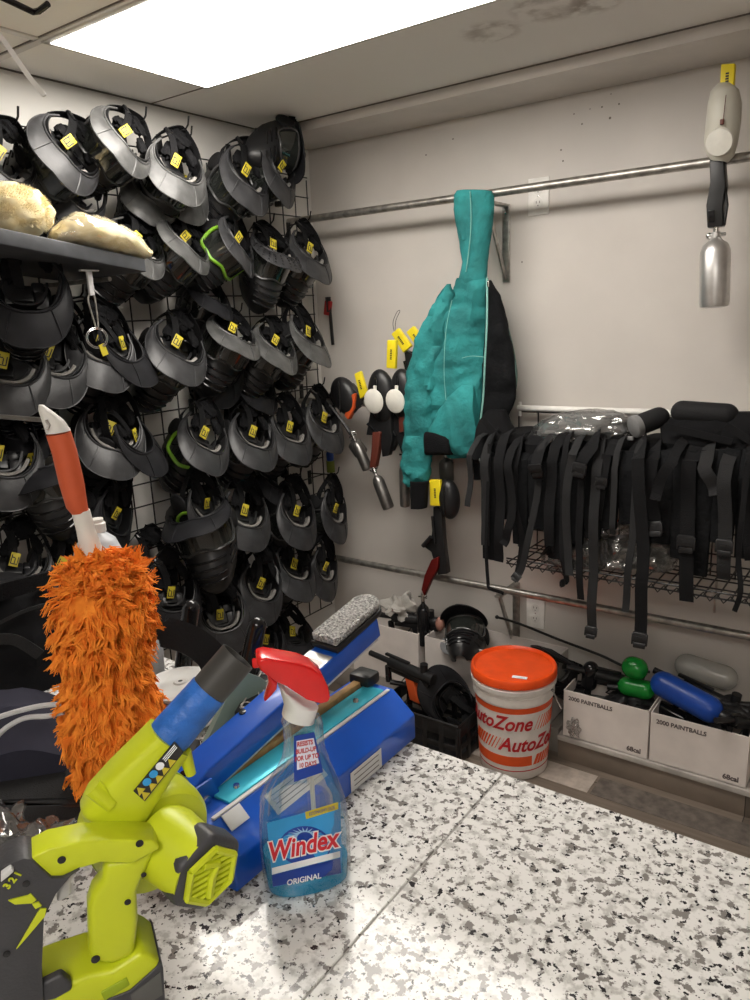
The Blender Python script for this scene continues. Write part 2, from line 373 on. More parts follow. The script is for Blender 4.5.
def tag(o, label, cat, group=None, kind=None):
    o['label'] = label; o['category'] = cat
    if group: o['group'] = group
    if kind: o['kind'] = kind
    return o
def struct(o): o['kind'] = 'structure'; return o
def lab(o, t): o['label'] = t; return o
def smooth_pts(P, k=4):
    """Catmull-Rom through points"""
    P = [V(p) for p in P]; out = []
    for i in range(len(P) - 1):
        a = P[max(i - 1, 0)]; b = P[i]; c = P[i + 1]; d = P[min(i + 2, len(P) - 1)]
        for j in range(k):
            t = j / k; out.append(.5 * ((2 * b) + (c - a) * t + (2 * a - 5 * b + 4 * c - d) * t * t + (3 * b - a - 3 * c + d) * t ** 3))
    out.append(P[-1]); return out

# ================================================================ the room
RX, RY = 4.3, -4.7; CZ = 2.283
def slab(name, c, d, m, bev=0): return struct(MB().m(m).box(c, d, bev=bev).build(name))
slab('floor', (RX / 2, RY / 2, -.05), (RX + .2, -RY + .2, .1), floorboards())
slab('wall_left', (-.05, RY / 2, 1.2), (.1, -RY + .2, 2.5), M['wall_l'])
slab('wall_back', (RX / 2, .05, 1.2), (RX + .2, .1, 2.5), M['wall'])
slab('wall_right', (RX + .05, RY / 2, 1.2), (.1, -RY + .2, 2.5), M['wall'])
slab('wall_front', (RX / 2, RY - .05, 1.2), (RX + .2, .1, 2.5), M['wall'])
# ceiling with two openings for the recessed light panels
LP = [(.283, 1.50, -1.325, -.805), (1.9, 3.1, -3.6, -3.05)]  # second panel is assumed, an unseen light added behind the camera
cb = MB().m(ceiling_mat()); xs = sorted({0, RX} | {a for p in LP for a in p[:2]}); ys = sorted({RY, 0} | {a for p in LP for a in p[2:]})
for i in range(len(xs) - 1):
    for j in range(len(ys) - 1):
        cx, cy = (xs[i] + xs[i + 1]) / 2, (ys[j] + ys[j + 1]) / 2
        if any(p[0] < cx < p[1] and p[2] < cy < p[3] for p in LP): continue
        cb.add([(xs[i], ys[j], CZ), (xs[i + 1], ys[j], CZ), (xs[i + 1], ys[j + 1], CZ), (xs[i], ys[j + 1], CZ)], [[0, 1, 2, 3]], False)
cb.add([(0, RY, CZ + .12), (RX, RY, CZ + .12), (RX, 0, CZ + .12), (0, 0, CZ + .12)], [[0, 1, 2, 3]], False)
struct(cb.build('ceiling'))
tb = MB().m(M['trim'])
struct(MB().m(M['trim']).box((RX / 2, -.13, 2.266), (RX, .262, .036), bev=.003).build('trim_1'))
sm_ = MB().m(M['seam'])                                     # ceiling tile joints
for (a, b) in (((.256, RY), (.256, -1.352)), ((0, -1.352), (RX, -1.352)), ((0, -.79), (.28, -.79))):
    sm_.box(((a[0] + b[0]) / 2, (a[1] + b[1]) / 2, CZ - .0005), (max(.004, abs(a[0] - b[0])), max(.004, abs(a[1] - b[1])), .003))
sm_.box((RX / 2, -.263, CZ - .001), (RX, .006, .004))
sm_.box((.002, RY / 2, CZ - .002), (.004, -RY, .004))
struct(sm_.build('trim_2'))
tt = MB().m(M['trim'])
for (a, b) in (((.269, RY), (.269, -1.352)), ((0, -1.338), (RX, -1.338))):
    tt.box(((a[0] + b[0]) / 2, (a[1] + b[1]) / 2, CZ - .002), (max(.022, abs(a[0] - b[0])), max(.022, abs(a[1] - b[1])), .005), bev=.001)
struct(tt.build('trim_3'))
vs_ = MB().m(M['trim'])                                     # wall panel joints on the back wall
for x in (2.44, 3.66): vs_.box((x, -.001, 1.15), (.004, .004, 2.2))
struct(vs_.build('trim_4'))
for i, p in enumerate(LP):
    cx, cy = (p[0] + p[1]) / 2, (p[2] + p[3]) / 2; lx, ly = p[1] - p[0], p[3] - p[2]
    t = thing('ceiling_light', ['large bright recessed ceiling light panel over the paintball masks', 'recessed ceiling light panel behind the counter, added and unseen'][i], 'light', (cx, cy, CZ))
    fr = MB().m(M['trim'])
    for sx in (-1, 1):
        fr.box((cx + sx * (lx / 2 + .006), cy, CZ - .003), (.018, ly + .03, .012), bev=.002); fr.box((cx, cy + sx * (ly / 2 + .006), CZ - .003), (lx + .03, .018, .012), bev=.002)
    fr.build('frame', None, t)
    em = mat('light panel diffuser', (.9, .9, .9), .6, emit=((1, .945, .87), PANEL_W))
    MB().m(em).box((cx, cy, CZ - .004), (lx, ly, .012), bev=.003).build('diffuser', None, t)
# low platform under the boxes
MB_ = MB().m(M['card']); slab('trim_5', (2.01, -.1375, .0385), (1.58, .255, .077), floorboards(), bev=.001); slab('trim_8', (.61, -.118, .0485), (1.20, .234, .097), mat('platform side', (.30, .27, .24), .6), bev=.003); slab('trim_7', (2.01, -.140, .087), (1.58, .265, .020), mat('platform edge', (.42, .39, .36), .6, noise_s=12, noise_a=.2), bev=.003)

slab('trim_9', (1.39 + .6, -.352, .0006), (1.2, .108, .0012), mat('dark plank', (.13, .11, .095), .55, noise_s=30, noise_a=.3)); slab('trim_10', (1.39 - .61, -.352, .0006), (1.2, .108, .0012), mat('pale plank', (.44, .38, .33), .55, noise_s=30, noise_a=.15))

# ================================================================ counter
CTZ = .92
def counter():
    t = thing('counter', 'speckled white and grey granite counter with glossy tiles in the foreground', 'counter', (1.8, -2.3, 0))
    x0, x1, y0, y1 = .52, 2.75, -2.95, -1.69; g = granite(); top = MB().m(g)
    cuts = [x0, .485 + .61 - .00, 1.096 + .0, 1.703, 2.31, x1]; cuts = [x0, 1.093, 1.703, 2.313, x1]
    for i in range(len(cuts) - 1):
        for (ya, yb) in ((y0, -2.30 - .11), (-2.41, y1)):
            top.box(((cuts[i] + cuts[i + 1]) / 2, (ya + yb) / 2, CTZ - .011), (cuts[i + 1] - cuts[i] - .002, yb - ya - .0015, .022), bev=.0012, seg=1)
    top.build('countertop', None, t)
    MB().m(mat('grout', (.30, .29, .27), .8)).box(((x0 + x1) / 2, (y0 + y1) / 2, CTZ - .0135), (x1 - x0 - .002, y1 - y0 - .002, .023)).build('grout', None, t)
    MB().m(M['card']).box(((x0 + x1) / 2, (y0 + y1) / 2 + .0, (CTZ - .026) / 2), (x1 - x0 - .08, y1 - y0 - .08, CTZ - .026)).build('base_cabinet', None, t)
counter()

# ================================================================ wire grid on the left wall
def gridpanel(y0, y1, lab_):
    g = MB().m(M['wire']); z0, z1 = .30, 2.12; s_ = .0762; x = .042; n = round((y1 - y0) / s_); y1 = y0 + n * s_
    for i in range(n + 1): g.tube([(x, y0 + i * s_, z0), (x, y0 + i * s_, z1)], .0026, 6)
    k = round((z1 - z0) / s_)
    for j in range(k + 1): g.tube([(x + .004, y0, z0 + j * s_), (x + .004, y1, z0 + j * s_)], .0026, 6)
    for yy in (y0 + .15, y1 - .15):
        for zz in (z0 + .2, z1 - .1): g.box((x / 2 + .004, yy, zz), (x - .008, .02, .02))
    tag(g.build('wire_grid'), lab_, 'grid panel', 'wire grid panels on the left wall')
gridpanel(-.76, -.07, 'black wire grid panel on the left wall, the one at the room corner')
gridpanel(-1.45, -.77, 'black wire grid panel on the left wall behind the middle masks')
gridpanel(-2.14, -1.46, 'black wire grid panel on the left wall at the left picture edge')

# ================================================================ paintball masks
def ucurve(hw, fy, by, n=25, smax=1.0, pinch=0, off=0):
    out = []
    for i in range(n):
        s = (2 * i / (n - 1) - 1) * smax; a = s * math.pi / 2
        x = hw * math.copysign(abs(math.sin(a)) ** .82, s) if abs(s) <= 1 else hw * s / abs(s)
        y = by + (fy - by) * max(0, math.cos(a)) ** .8
        if abs(s) > 1: e = abs(s) - 1; y = by - e * .16; x *= 1 - e * pinch
        out.append(V((x + (off if x > 0 else -off if x < 0 else 0), y + (off * math.cos(a) if abs(s) < 1 else 0), 0)))
    return out
def visor_rows(wid=.075, drop=.30, smax=1.22):
    inn = ucurve(.085, .078, -.022, 37, smax, 1.0); rows = []
    for k in range(6):
        f = k / 5; r = []
        for i, p in enumerate(inn):
            s = (2 * i / 36 - 1) * smax; c = max(0, math.cos(s * math.pi / 2)) if abs(s) < 1 else 0
            w_ = (.010 + wid * c ** .75) * f
            nx = math.sin(max(-1, min(1, s)) * math.pi / 2); ny = math.cos(max(-1, min(1, s)) * math.pi / 2)
            z = -drop * w_ - .10 * abs(p.x) * 1 + (.03 * max(0, abs(s) - .8)) + .004 * math.sin(f * math.pi)
            if abs(s) < .35: z += .006 * (1 - abs(s) / .35) * f
            r.append(V((p.x + nx * w_ * .55, p.y + ny * w_, z)))
        rows.append(r)
    return rows
PROF = [(0, .080, .078, -.035), (-.02, .085, .084, -.038), (-.055, .088, .084, -.04), (-.095, .086, .086, -.036), (-.12, .082, .098, -.03), (-.155, .074, .118, -.02), (-.19, .062, .120, .0), (-.22, .046, .108, .025), (-.238, .024, .09, .05)]
def prof(z):
    for a, b in zip(PROF, PROF[1:]):
        if b[0] <= z <= a[0]: t = (a[0] - z) / (a[0] - b[0]); return [a[i] * (1 - t) + b[i] * t for i in range(4)]
    return list(PROF[-1])
def shell_pt(s, z, off=0):
    _, hw, fy, by = prof(z); a = s * math.pi / 2
    return V((hw * math.copysign(abs(math.sin(a)) ** .82, s) * (1 + off / .085), by + (fy - by) * max(0, math.cos(a)) ** .8 + off * math.cos(a), z))
def mask_meshes(kind):
    """returns list of (name, parent index or None, MB, label)"""
    P = []; vm = {'plain': M['visor'], 'lit': M['visor_lit'], 'green': M['visor'], 'dark': M['visord'], 'perf': M['visor']}[kind]
    rm = M['lime'] if kind == 'green' else M['rim']
    sh = MB().m(M['black']); sh.grid_surf([[shell_pt(-1 + 2 * i / 24, z) for i in range(25)] for z in [q[0] for q in PROF]], .004)
    for z in (-.128, -.148, -.168, -.188): sh.m(M['blackg']).tube([shell_pt(s, z, .003) for s in (-.45, -.25, -.1, .1, .25, .45)], .0035, 6)
    for sd in (-1, 1):
        for z in (-.12, -.14, -.16): sh.tube([shell_pt(sd * .6, z, .002), shell_pt(sd * .85, z + .012, .002)], .003, 5)
    P.append(('shell', sh, None))
    v = MB().m(vm); rows = visor_rows(.062 if kind == 'perf' else .075, .3); v.grid_surf(rows, .0028)
    v.tube([p + V((0, 0, .001)) for p in rows[0]], .0032, 6)
    v.tube([p for p in rows[-1]], .0018, 5)
    for sx in (-.3, .3):
        v.tube([rows[k][int(18 + sx * 14)] + V((0, 0, .001)) for k in range(6)], [.001, .002, .0025, .0025, .002, .001], 5)
    if kind == 'perf':
        v.m(M['blackg'])
        for i in range(7, 30, 2):
            for k in (1, 2, 3, 4): c = rows[k][i]; v.ell(c + V((0, 0, .0008)), (.0035, .0045, .0012), n=8, k=4)
    P.append(('visor', v, None))
    l = MB().m(M['lens']); l.grid_surf([[shell_pt(-.72 + 1.44 * i / 16, z, .004) for i in range(17)] for z in (-.028, -.045, -.065, -.085, -.1)], .003); P.append(('lens', l, None))
    fr = MB().m(rm); loop = [shell_pt(s, -.024, .005) for s in (-.74, -.5, -.25, 0, .25, .5, .74)] + [shell_pt(.80, -.06, .005)] + [shell_pt(s, -.104 + .012 * (abs(s) < .12), .005) for s in (.74, .5, .25, 0, -.25, -.5, -.74)] + [shell_pt(-.80, -.06, .005)]
    loop = smooth_pts(loop + [loop[0]], 3); fr.tube(loop, .0065 if kind == 'green' else .0045, 7, cap=False); P.append(('lens_frame', fr, 'green lens frame' if kind == 'green' else None))
    fo = MB().m(M['foam']); fo.grid_surf([[p + V((0, 0, z)) for p in ucurve(hw, fy, -.02, 21, .8)] for z, hw, fy in ((-.010, .068, .066), (-.016, .069, .067), (-.03, .066, .066))], .009); P.append(('foam', fo, 'light grey foam'))
    g = MB().m(M['black']); g.grid_surf([[p + V((.004, 0, z)) for p in ucurve(hw, fy, -.03, 21, .9)] for z, hw, fy in ((-.018, .056, .052), (-.05, .058, .055), (-.10, .05, .05))], .006)
    g.box((.012, .02, -.03), (.052, .05, .02), Matrix.Rotation(.25, 3, 'X'), .004); g.box((-.03, -.012, -.06), (.03, .03, .03), None, .006); g.box((.028, .012, -.035), (.05, .075, .03), None, .008); g.box((-.002, .020, -.080), (.12, .09, .05), None, .012); g.box((-.035, .03, -.045), (.035, .05, .03), None, .008); P.append(('goggle_frame', g, None))
    st = MB().m(M['web'])
    for sx in (-1, 1):
        A = smooth_pts([V((sx * .083, -.03, -.035)), V((sx * .085, -.06, -.02)), V((sx * .058, -.105, .002)), V((sx * .02, -.145, .012)), V((0, -.157, .014))], 4); st.ribbon(A, .026, V((sx, -.5, .1)), .0025)
    st.ribbon(smooth_pts([V((.05, -.11, .012)), V((.035, -.08, .016)), V((.022, -.04, .006)), V((.016, .01, -.008))], 4), .024, V((0, .1, 1)), .003)
    P.append(('strap', st, None))
    sb = MB().m(M['blackc']); sb.ell((.0, -.118, .004), (.034, .040, .014), Matrix.Rotation(.3, 3, 'Z'), 20, 12, .5, 3); sb.ell((.03, -.045, -.012), (.022, .042, .016), Matrix.Rotation(-.3, 3, 'Z'), 18, 10, .5, 5); sb.ell((-.045, -.07, -.01), (.014, .040, .012), Matrix.Rotation(.4, 3, 'Z'), 16, 10, .4, 7); P.append(('strap_bundle', sb, None))
    bk = MB().m(M['blackg'])
    bk.box((.046, -.10, .016), (.03, .016, .008), Matrix.Rotation(-.5, 3, 'Z'), .002); P.append(('buckle', bk, None))
    tg = MB().m(M['tag']); rt = Matrix.Rotation(-.5, 3, 'X') @ Matrix.Rotation(-.12, 3, 'Z'); c = V((.014, .008, .004)); tg.box(c, (.026, .042, .004), rt, .0012)
    tg.m(M['tagink'])
    for (x, y, sx, sy) in ((-.009, .002, .003, .024), (.009, .0, .003, .028), (0, .013, .016, .003), (-.001, .003, .003, .016), (.004, -.006, .008, .003)): tg.box(c + rt @ V((x, y, .0022)), (sx, sy, .001), rt)
    P.append(('name_tag', tg, 'yellow tag'))
    for sx in (-1, 1):
        ea = MB().m(M['blackm']); ea.lathe([(.0, .006), (.022, .006), (.03, .002), (.032, -.004), (.0, -.005)], (sx * .09, -.03, -.06), (sx, 0, 0), 18, 1.25, 1.0)
        P.append(('ear_guard', ea, None))
    return P
KINDS = {}
def get_kind(k):
    if k not in KINDS:
        L = []
        for nm, mb, lb in mask_meshes(k):
            o = mb.build(nm); L.append((o.data, nm, lb)); bpy.data.objects.remove(o)
        KINDS[k] = L
    return KINDS[k]
ORD = ['first', 'second', 'third', 'fourth', 'fifth', 'sixth', 'seventh', 'eighth', 'ninth', 'tenth']
def place_mask(u, v, kind, roll, pitch, yaw, sc_, label, x=.25, hook=True, group='rental masks hanging on the wire grid'):
    """u, v: middle of the front inner edge of the visor; roll turns it about the line of sight of the wall"""
    F = V((math.cos(R_(pitch)) * math.cos(R_(yaw)), math.cos(R_(pitch)) * math.sin(R_(yaw)), -math.sin(R_(pitch))))
    U = V((math.sin(R_(pitch)) * math.cos(R_(yaw)), math.sin(R_(pitch)) * math.sin(R_(yaw)), math.cos(R_(pitch))))
    q = Matrix.Rotation(R_(roll), 3, V((1, -.25, 0)).normalized()); F = q @ F; U = q @ U; Rr = F.cross(U)
    m3 = Matrix((Rr, F, U)).transposed(); anchor = onx(u, v, x); loc = anchor - m3 @ V((0, .078, 0)) * sc_
    t = thing('paintball_mask', label, 'mask', loc, group); mm = (m3 * 1.0).to_4x4(); t.rotation_euler = m3.to_euler(); t.scale = (sc_,) * 3
    for me, nm, lb in get_kind(kind):
        if kind == 'dark' and (nm == 'foam' or (nm == 'name_tag' and (' deep ' in label or 'shelf' in label))): continue
        o = bpy.data.objects.new(nm, me); COL.objects.link(o); o.parent = t
        if lb: o['label'] = lb
    if hook:
        hp = loc + m3 @ V((0, -.157, .0)) * sc_ + V((0, 0, .008)); hx = max(hp.x, .09)
        h = MB().m(M['wire']); h.tube([(.036, hp.y, hp.z - .012), (hx + .03, hp.y, hp.z - .006), (hx + .045, hp.y, hp.z + .006), (hx + .052, hp.y, hp.z + .03)], .003, 6); h.box((.037, hp.y, hp.z - .03), (.006, .02, .06), None, .001)
        tag(h.build('grid_hook'), 'hook under the ' + ' '.join(label.split()[:13]), 'hook', 'black wire hooks in the grid')
    return t
# (u, v, kind, roll, pitch, yaw, scale, words)
MASKS = [
 # top row
 (0, 172, 'plain', -18, 48, -5, 1.02, 'black mask with grey visor cut by the left picture edge in the top row'),
 (66, 156, 'plain', -32, 46, -8, 1.05, 'big black mask with grey visor, second in the top row, above the wool pad'),
 (124, 142, 'lit', -34, 44, -10, 1.02, 'mask with pale shiny visor in the top row, just left of the ceiling light corner'),
 (180, 178, 'lit', -8, 55, -12, .98, 'mask with worn grey visor, fourth in the top row'),
 (250, 187, 'plain', -14, 55, -5, 1.05, 'mask with long grey visor and yellow tag, third from the corner in the top row'),
 (284, 182, 'plain', -20, 58, 5, .95, 'mask with narrow grey visor, second from the corner in the top row'),
 (302, 160, 'dark', -60, 20, 40, .9, 'dark mask turned sideways, nearest the corner in the top row'),
 # behind, between row one and row two
 (150, 200, 'lit', -20, 62, -20, .9, 'mask hanging half hidden under the fourth top row mask, visor downward'),
 (190, 200, 'lit', 5, 68, 0, .9, 'mask with upright grey visor hanging between the top and second rows'),
 (75, 205, 'plain', -25, 60, -10, .85, 'mask mostly hidden below the big mask, above the wool pad'),
 # second row
 (138, 250, 'lit', -30, 50, -5, 1.0, 'mask with pale visor behind the right end of the plastic bag of pads'),
 (188, 246, 'lit', -36, 46, -5, 1.0, 'mask with pale tilted visor, second from the bag of pads'),
 (243, 250, 'green', -38, 50, 10, .98, 'mask with bright green lens frame in the second row'),
 (283, 255, 'perf', -8, 45, 0, 1.0, 'mask with perforated grey visor in the second row'),
 (317, 262, 'plain', -14, 58, 5, 1.0, 'mask with grey visor nearest the corner in the second row'),
 # third row
 (8, 385, 'plain', -4, 66, -10, 1.0, 'black mask with grey visor at the left picture edge above the metal rod'),
 (50, 375, 'plain', -14, 62, -5, 1.05, 'mask with dark grey visor hanging right above the duster handle end'),
 (104, 363, 'plain', -14, 60, -3, 1.0, 'mask with dark grey visor hanging behind the key ring'),
 (180, 358, 'plain', -24, 52, -5, 1.05, 'mask with wide open grey visor, fifth from the corner in the third row'),
 (238, 338, 'lit', -22, 38, -10, 1.0, 'mask with pale shiny visor, third from the corner in the third row'),
 (280, 352, 'lit', -26, 46, -5, 1.0, 'mask with pale visor, second from the corner in the third row'),
 (318, 346, 'lit', -10, 50, 15, 1.02, 'mask with pale round visor holding yellow tags, nearest the corner in the third row'),
 (140, 360, 'dark', 24, 72, 40, .95, 'all black mask turned away between the key ring and the wide visor mask'),
 (222, 385, 'dark', -6, 84, 0, .95, 'dark mask with its visor down behind the third and fourth rows'),
 # fourth row
 (4, 478, 'plain', -4, 66, -5, 1.0, 'black mask with yellow tag at the left picture edge below the metal rod'),
 (35, 470, 'dark', 20, 20, -20, .95, 'black mask seen from its vented chin side, left of the duster handle'),
 (114, 450, 'plain', -14, 60, -3, 1.03, 'mask with dark grey visor right beside the orange duster grip'),
 (152, 450, 'dark', 26, 75, 45, .95, 'all black mask turned away right of the duster grip mask'),
 (208, 450, 'green', -24, 54, 0, 1.0, 'mask with dull green lens frame, fourth from the corner in the fourth row'),
 (258, 448, 'plain', -16, 56, -2, 1.0, 'mask with grey visor, third from the corner in the fourth row'),
 (296, 443, 'plain', -12, 58, 3, 1.0, 'mask with grey visor, second from the corner in the fourth row'),
 (331, 433, 'plain', -12, 58, 8, 1.0, 'mask with grey visor nearest the corner in the fourth row'),
 # fifth row
 (118, 535, 'dark', -24, 70, 30, .9, 'black mask with yellow tag hanging just above the orange duster fluff'),
 (192, 520, 'dark', 24, 5, -35, 1.15, 'large black mask facing the room in the fifth row'),
 (216, 520, 'green', 10, 78, 20, .9, 'black mask with small green patch between the large mask and the fifth row visors'),
 (250, 528, 'plain', -12, 60, -2, 1.0, 'mask with grey visor, third from the corner in the fifth row'),
 (302, 528, 'plain', -14, 62, 5, 1.0, 'mask with dark visor, second from the corner in the fifth row'),
 (340, 524, 'plain', -16, 66, 18, .95, 'mask with narrow visor nearest the corner in the fifth row'),
 # sixth row
 (18, 580, 'green', -10, 50, -10, .9, 'mask with small green piece lying against the black bag'),
 (62, 585, 'dark', -20, 60, -5, .9, 'black mask between the black bag and the orange duster'),
 (264, 602, 'plain', -18, 66, 0, 1.0, 'mask with dark visor and long loop strap, third from the corner in the sixth row'),
 (300, 580, 'plain', -18, 52, 0, 1.02, 'mask with wide dark visor, second from the corner in the sixth row'),
 (329, 582, 'plain', -18, 68, 15, .92, 'mask with narrow dark visor nearest the corner in the sixth row'),
 # second layer near the wall
 (92, 500, 'dark', -10, 60, -10, .9, 'dark mask hidden deep behind the orange grip mask'),
 (262, 395, 'dark', -20, 50, 0, .9, 'dark mask deep behind the pale visors of the third row'),
 (150, 585, 'dark', -10, 60, -10, .95, 'dark mask deep behind the right side of the duster'),
 (232, 575, 'dark', -10, 55, 0, .95, 'dark mask deep below the large room facing mask'),
 (280, 490, 'dark', -20, 50, 0, .85, 'dark mask deep between the fourth and fifth rows'),
 (215, 300, 'dark', -20, 40, 0, .9, 'dark mask deep below the green rimmed mask'),
 (20, 440, 'dark', -10, 50, -10, .85, 'dark mask deep behind the metal rod end'),
 (272, 655, 'dark', -10, 55, 0, .9, 'dark mask lowest on the grid behind the right black rod'),
 (60, 340, 'dark', -10, 50, -10, .85, 'dark mask deep below the shelf near the key ring'),
 # lowest
 (178, 612, 'dark', 0, 70, 0, .95, 'black mask with yellow spots low on the grid behind the two black handles'),
 (228, 632, 'green', 10, 72, -10, .95, 'mask with green patches lowest on the grid between the two black handles'),
 (302, 645, 'dark', -6, 40, 0, 1.0, 'black mask with loose straps lowest near the corner, behind the red sprayer head'),
]
for a in MASKS: place_mask(*a[:3], a[3] - (16 if a[1] < 215 else 8), a[4] - (2 if a[1] < 215 else 12 if a[1] < 300 else 8), a[5] - (6 if a[1] < 215 else 16), *a[6:], x=.15 if (a[:2] in ((150, 200), (190, 200), (75, 205), (222, 385)) or ' deep ' in a[7]) else .25)

# ================================================================ pipes and brackets on the back wall
PY = -.15
def pipe(z, x0, x1, label, y=PY):
    p = thing('pipe_rail', label, 'rail', (x0, y, z)); b = MB().m(M['steel']); b.tube([(x0, y, z), (x1, y, z)], .0135, 14); b.build('pipe', None, p)
    for xx in (2.45, 3.6):
        k = MB().m(M['steel']); k.box((xx, y / 2, z), (.02, -y, .02)); k.build('pipe_holder', None, p)
    return p
def bracket(x, zt, zb, label, m=None):
    t = thing('wall_bracket', label, 'bracket', (x, 0, zt)); m = m or M['steel']
    MB().m(m).box((x, -.006, (zt + zb) / 2), (.028, .010, zt - zb), bev=.002).build('wall_plate', None, t)
    MB().m(m).box((x, PY / 2 - .01, zt - .006), (.026, -PY + .02, .010), bev=.002).build('top_arm', None, t)
    b = MB().m(m); a0 = V((x, PY - .0, zt - .014)); a1 = V((x, -.012, zb + .012)); d = a1 - a0; b.box((a0 + a1) / 2, (.020, .006, d.length), d.to_track_quat('Z', 'X').to_matrix(), .001); b.build('brace', None, t)
    for zz in (zt - .03, zb + .02): MB().m(M['chrome']).lathe([(.006, 0), (.005, .003), (0, .004)], (x, -.011, zz), (0, -1, 0), 10).build('screw', None, t)
pz = ony(620, 175, PY).z
pipe(pz, .0, RX, 'upper galvanised hanging pipe under the ceiling beam, holding the teal jacket')
rz = ony(600, 608, PY).z
pipe(rz, .0, RX, 'lowest galvanised pipe along the back wall above the boxes')
mz = ony(363, 403, PY).z
pipe(mz, .0, .93, 'short middle pipe behind the paintball guns', PY)
bracket(.893, pz - .02, ony(506, 282, 0).z, 'metal shelf bracket behind the jacket hood under the upper pipe')
bracket(.935, rz - .02, ony(515, 650, 0).z, 'dark metal bracket under the lowest pipe behind the orange lid bucket')
struct(MB().m(M['steel']).tube([(1.66, -.004, rz + .30), (1.66, -.004, rz - .0)], .004, 8).build('trim_6'))

def outlet(u0, v0, u1, v1, label):
    a = ony(u0, v0, 0); b = ony(u1, v1, 0); c = (a + b) / 2; w_ = .075; h = .12
    t = thing('wall_outlet', label, 'outlet', (c.x, 0, c.z)); MB().m(M['outlet']).box((c.x, -.003, c.z), (w_, .006, h), bev=.002).build('cover_plate', None, t)
    for s in (-1, 1):
        r = MB().m(M['white']); r.lathe([(.017, 0), (.017, .002), (.0, .0022)], (c.x, -.006, c.z + s * .022), (0, -1, 0), 20)
        r.m(M['seam'])
        for dx in (-.006, .006): r.box((c.x + dx, -.0083, c.z + s * .022 + .003), (.002, .001, .008))
        r.lathe([(.0025, 0), (.0, .0006)], (c.x, -.008, c.z + s * .022 - .008), (0, -1, 0), 8); r.build('socket', None, t)
    MB().m(M['chrome']).lathe([(.003, 0), (0, .001)], (c.x, -.006, c.z), (0, -1, 0), 8).build('screw', None, t)
outlet(527, 177, 551, 216, 'white wall outlet behind the upper pipe right of the jacket')
outlet(524, 600, 548, 626, 'white wall outlet below the lowest pipe above the bucket')
for (u, v) in ((603, 106), (604, 118), (587, 107), (572, 112), (582, 124), (560, 131), (612, 96), (310, 230), (522, 262), (680, 610)): pass
sp = MB().m(M['seam'])
for (u, v, r) in ((610, 118, .004), (602, 107, .003), (590, 109, .002), (574, 114, .0025), (582, 124, .003), (611, 94, .002), (619, 104, .003), (453, 139, .003), (561, 150, .003), (563, 161, .003), (522, 262, .003), (426, 155, .003)):
    sp.lathe([(r, 0), (r * .8, .0008), (0, .001)], ony(u, v, 0), (0, -1, 0), 8)
tag(sp.build('screw_holes'), 'small dark old screw holes in the back wall above the upper pipe', 'screw holes', kind='stuff')

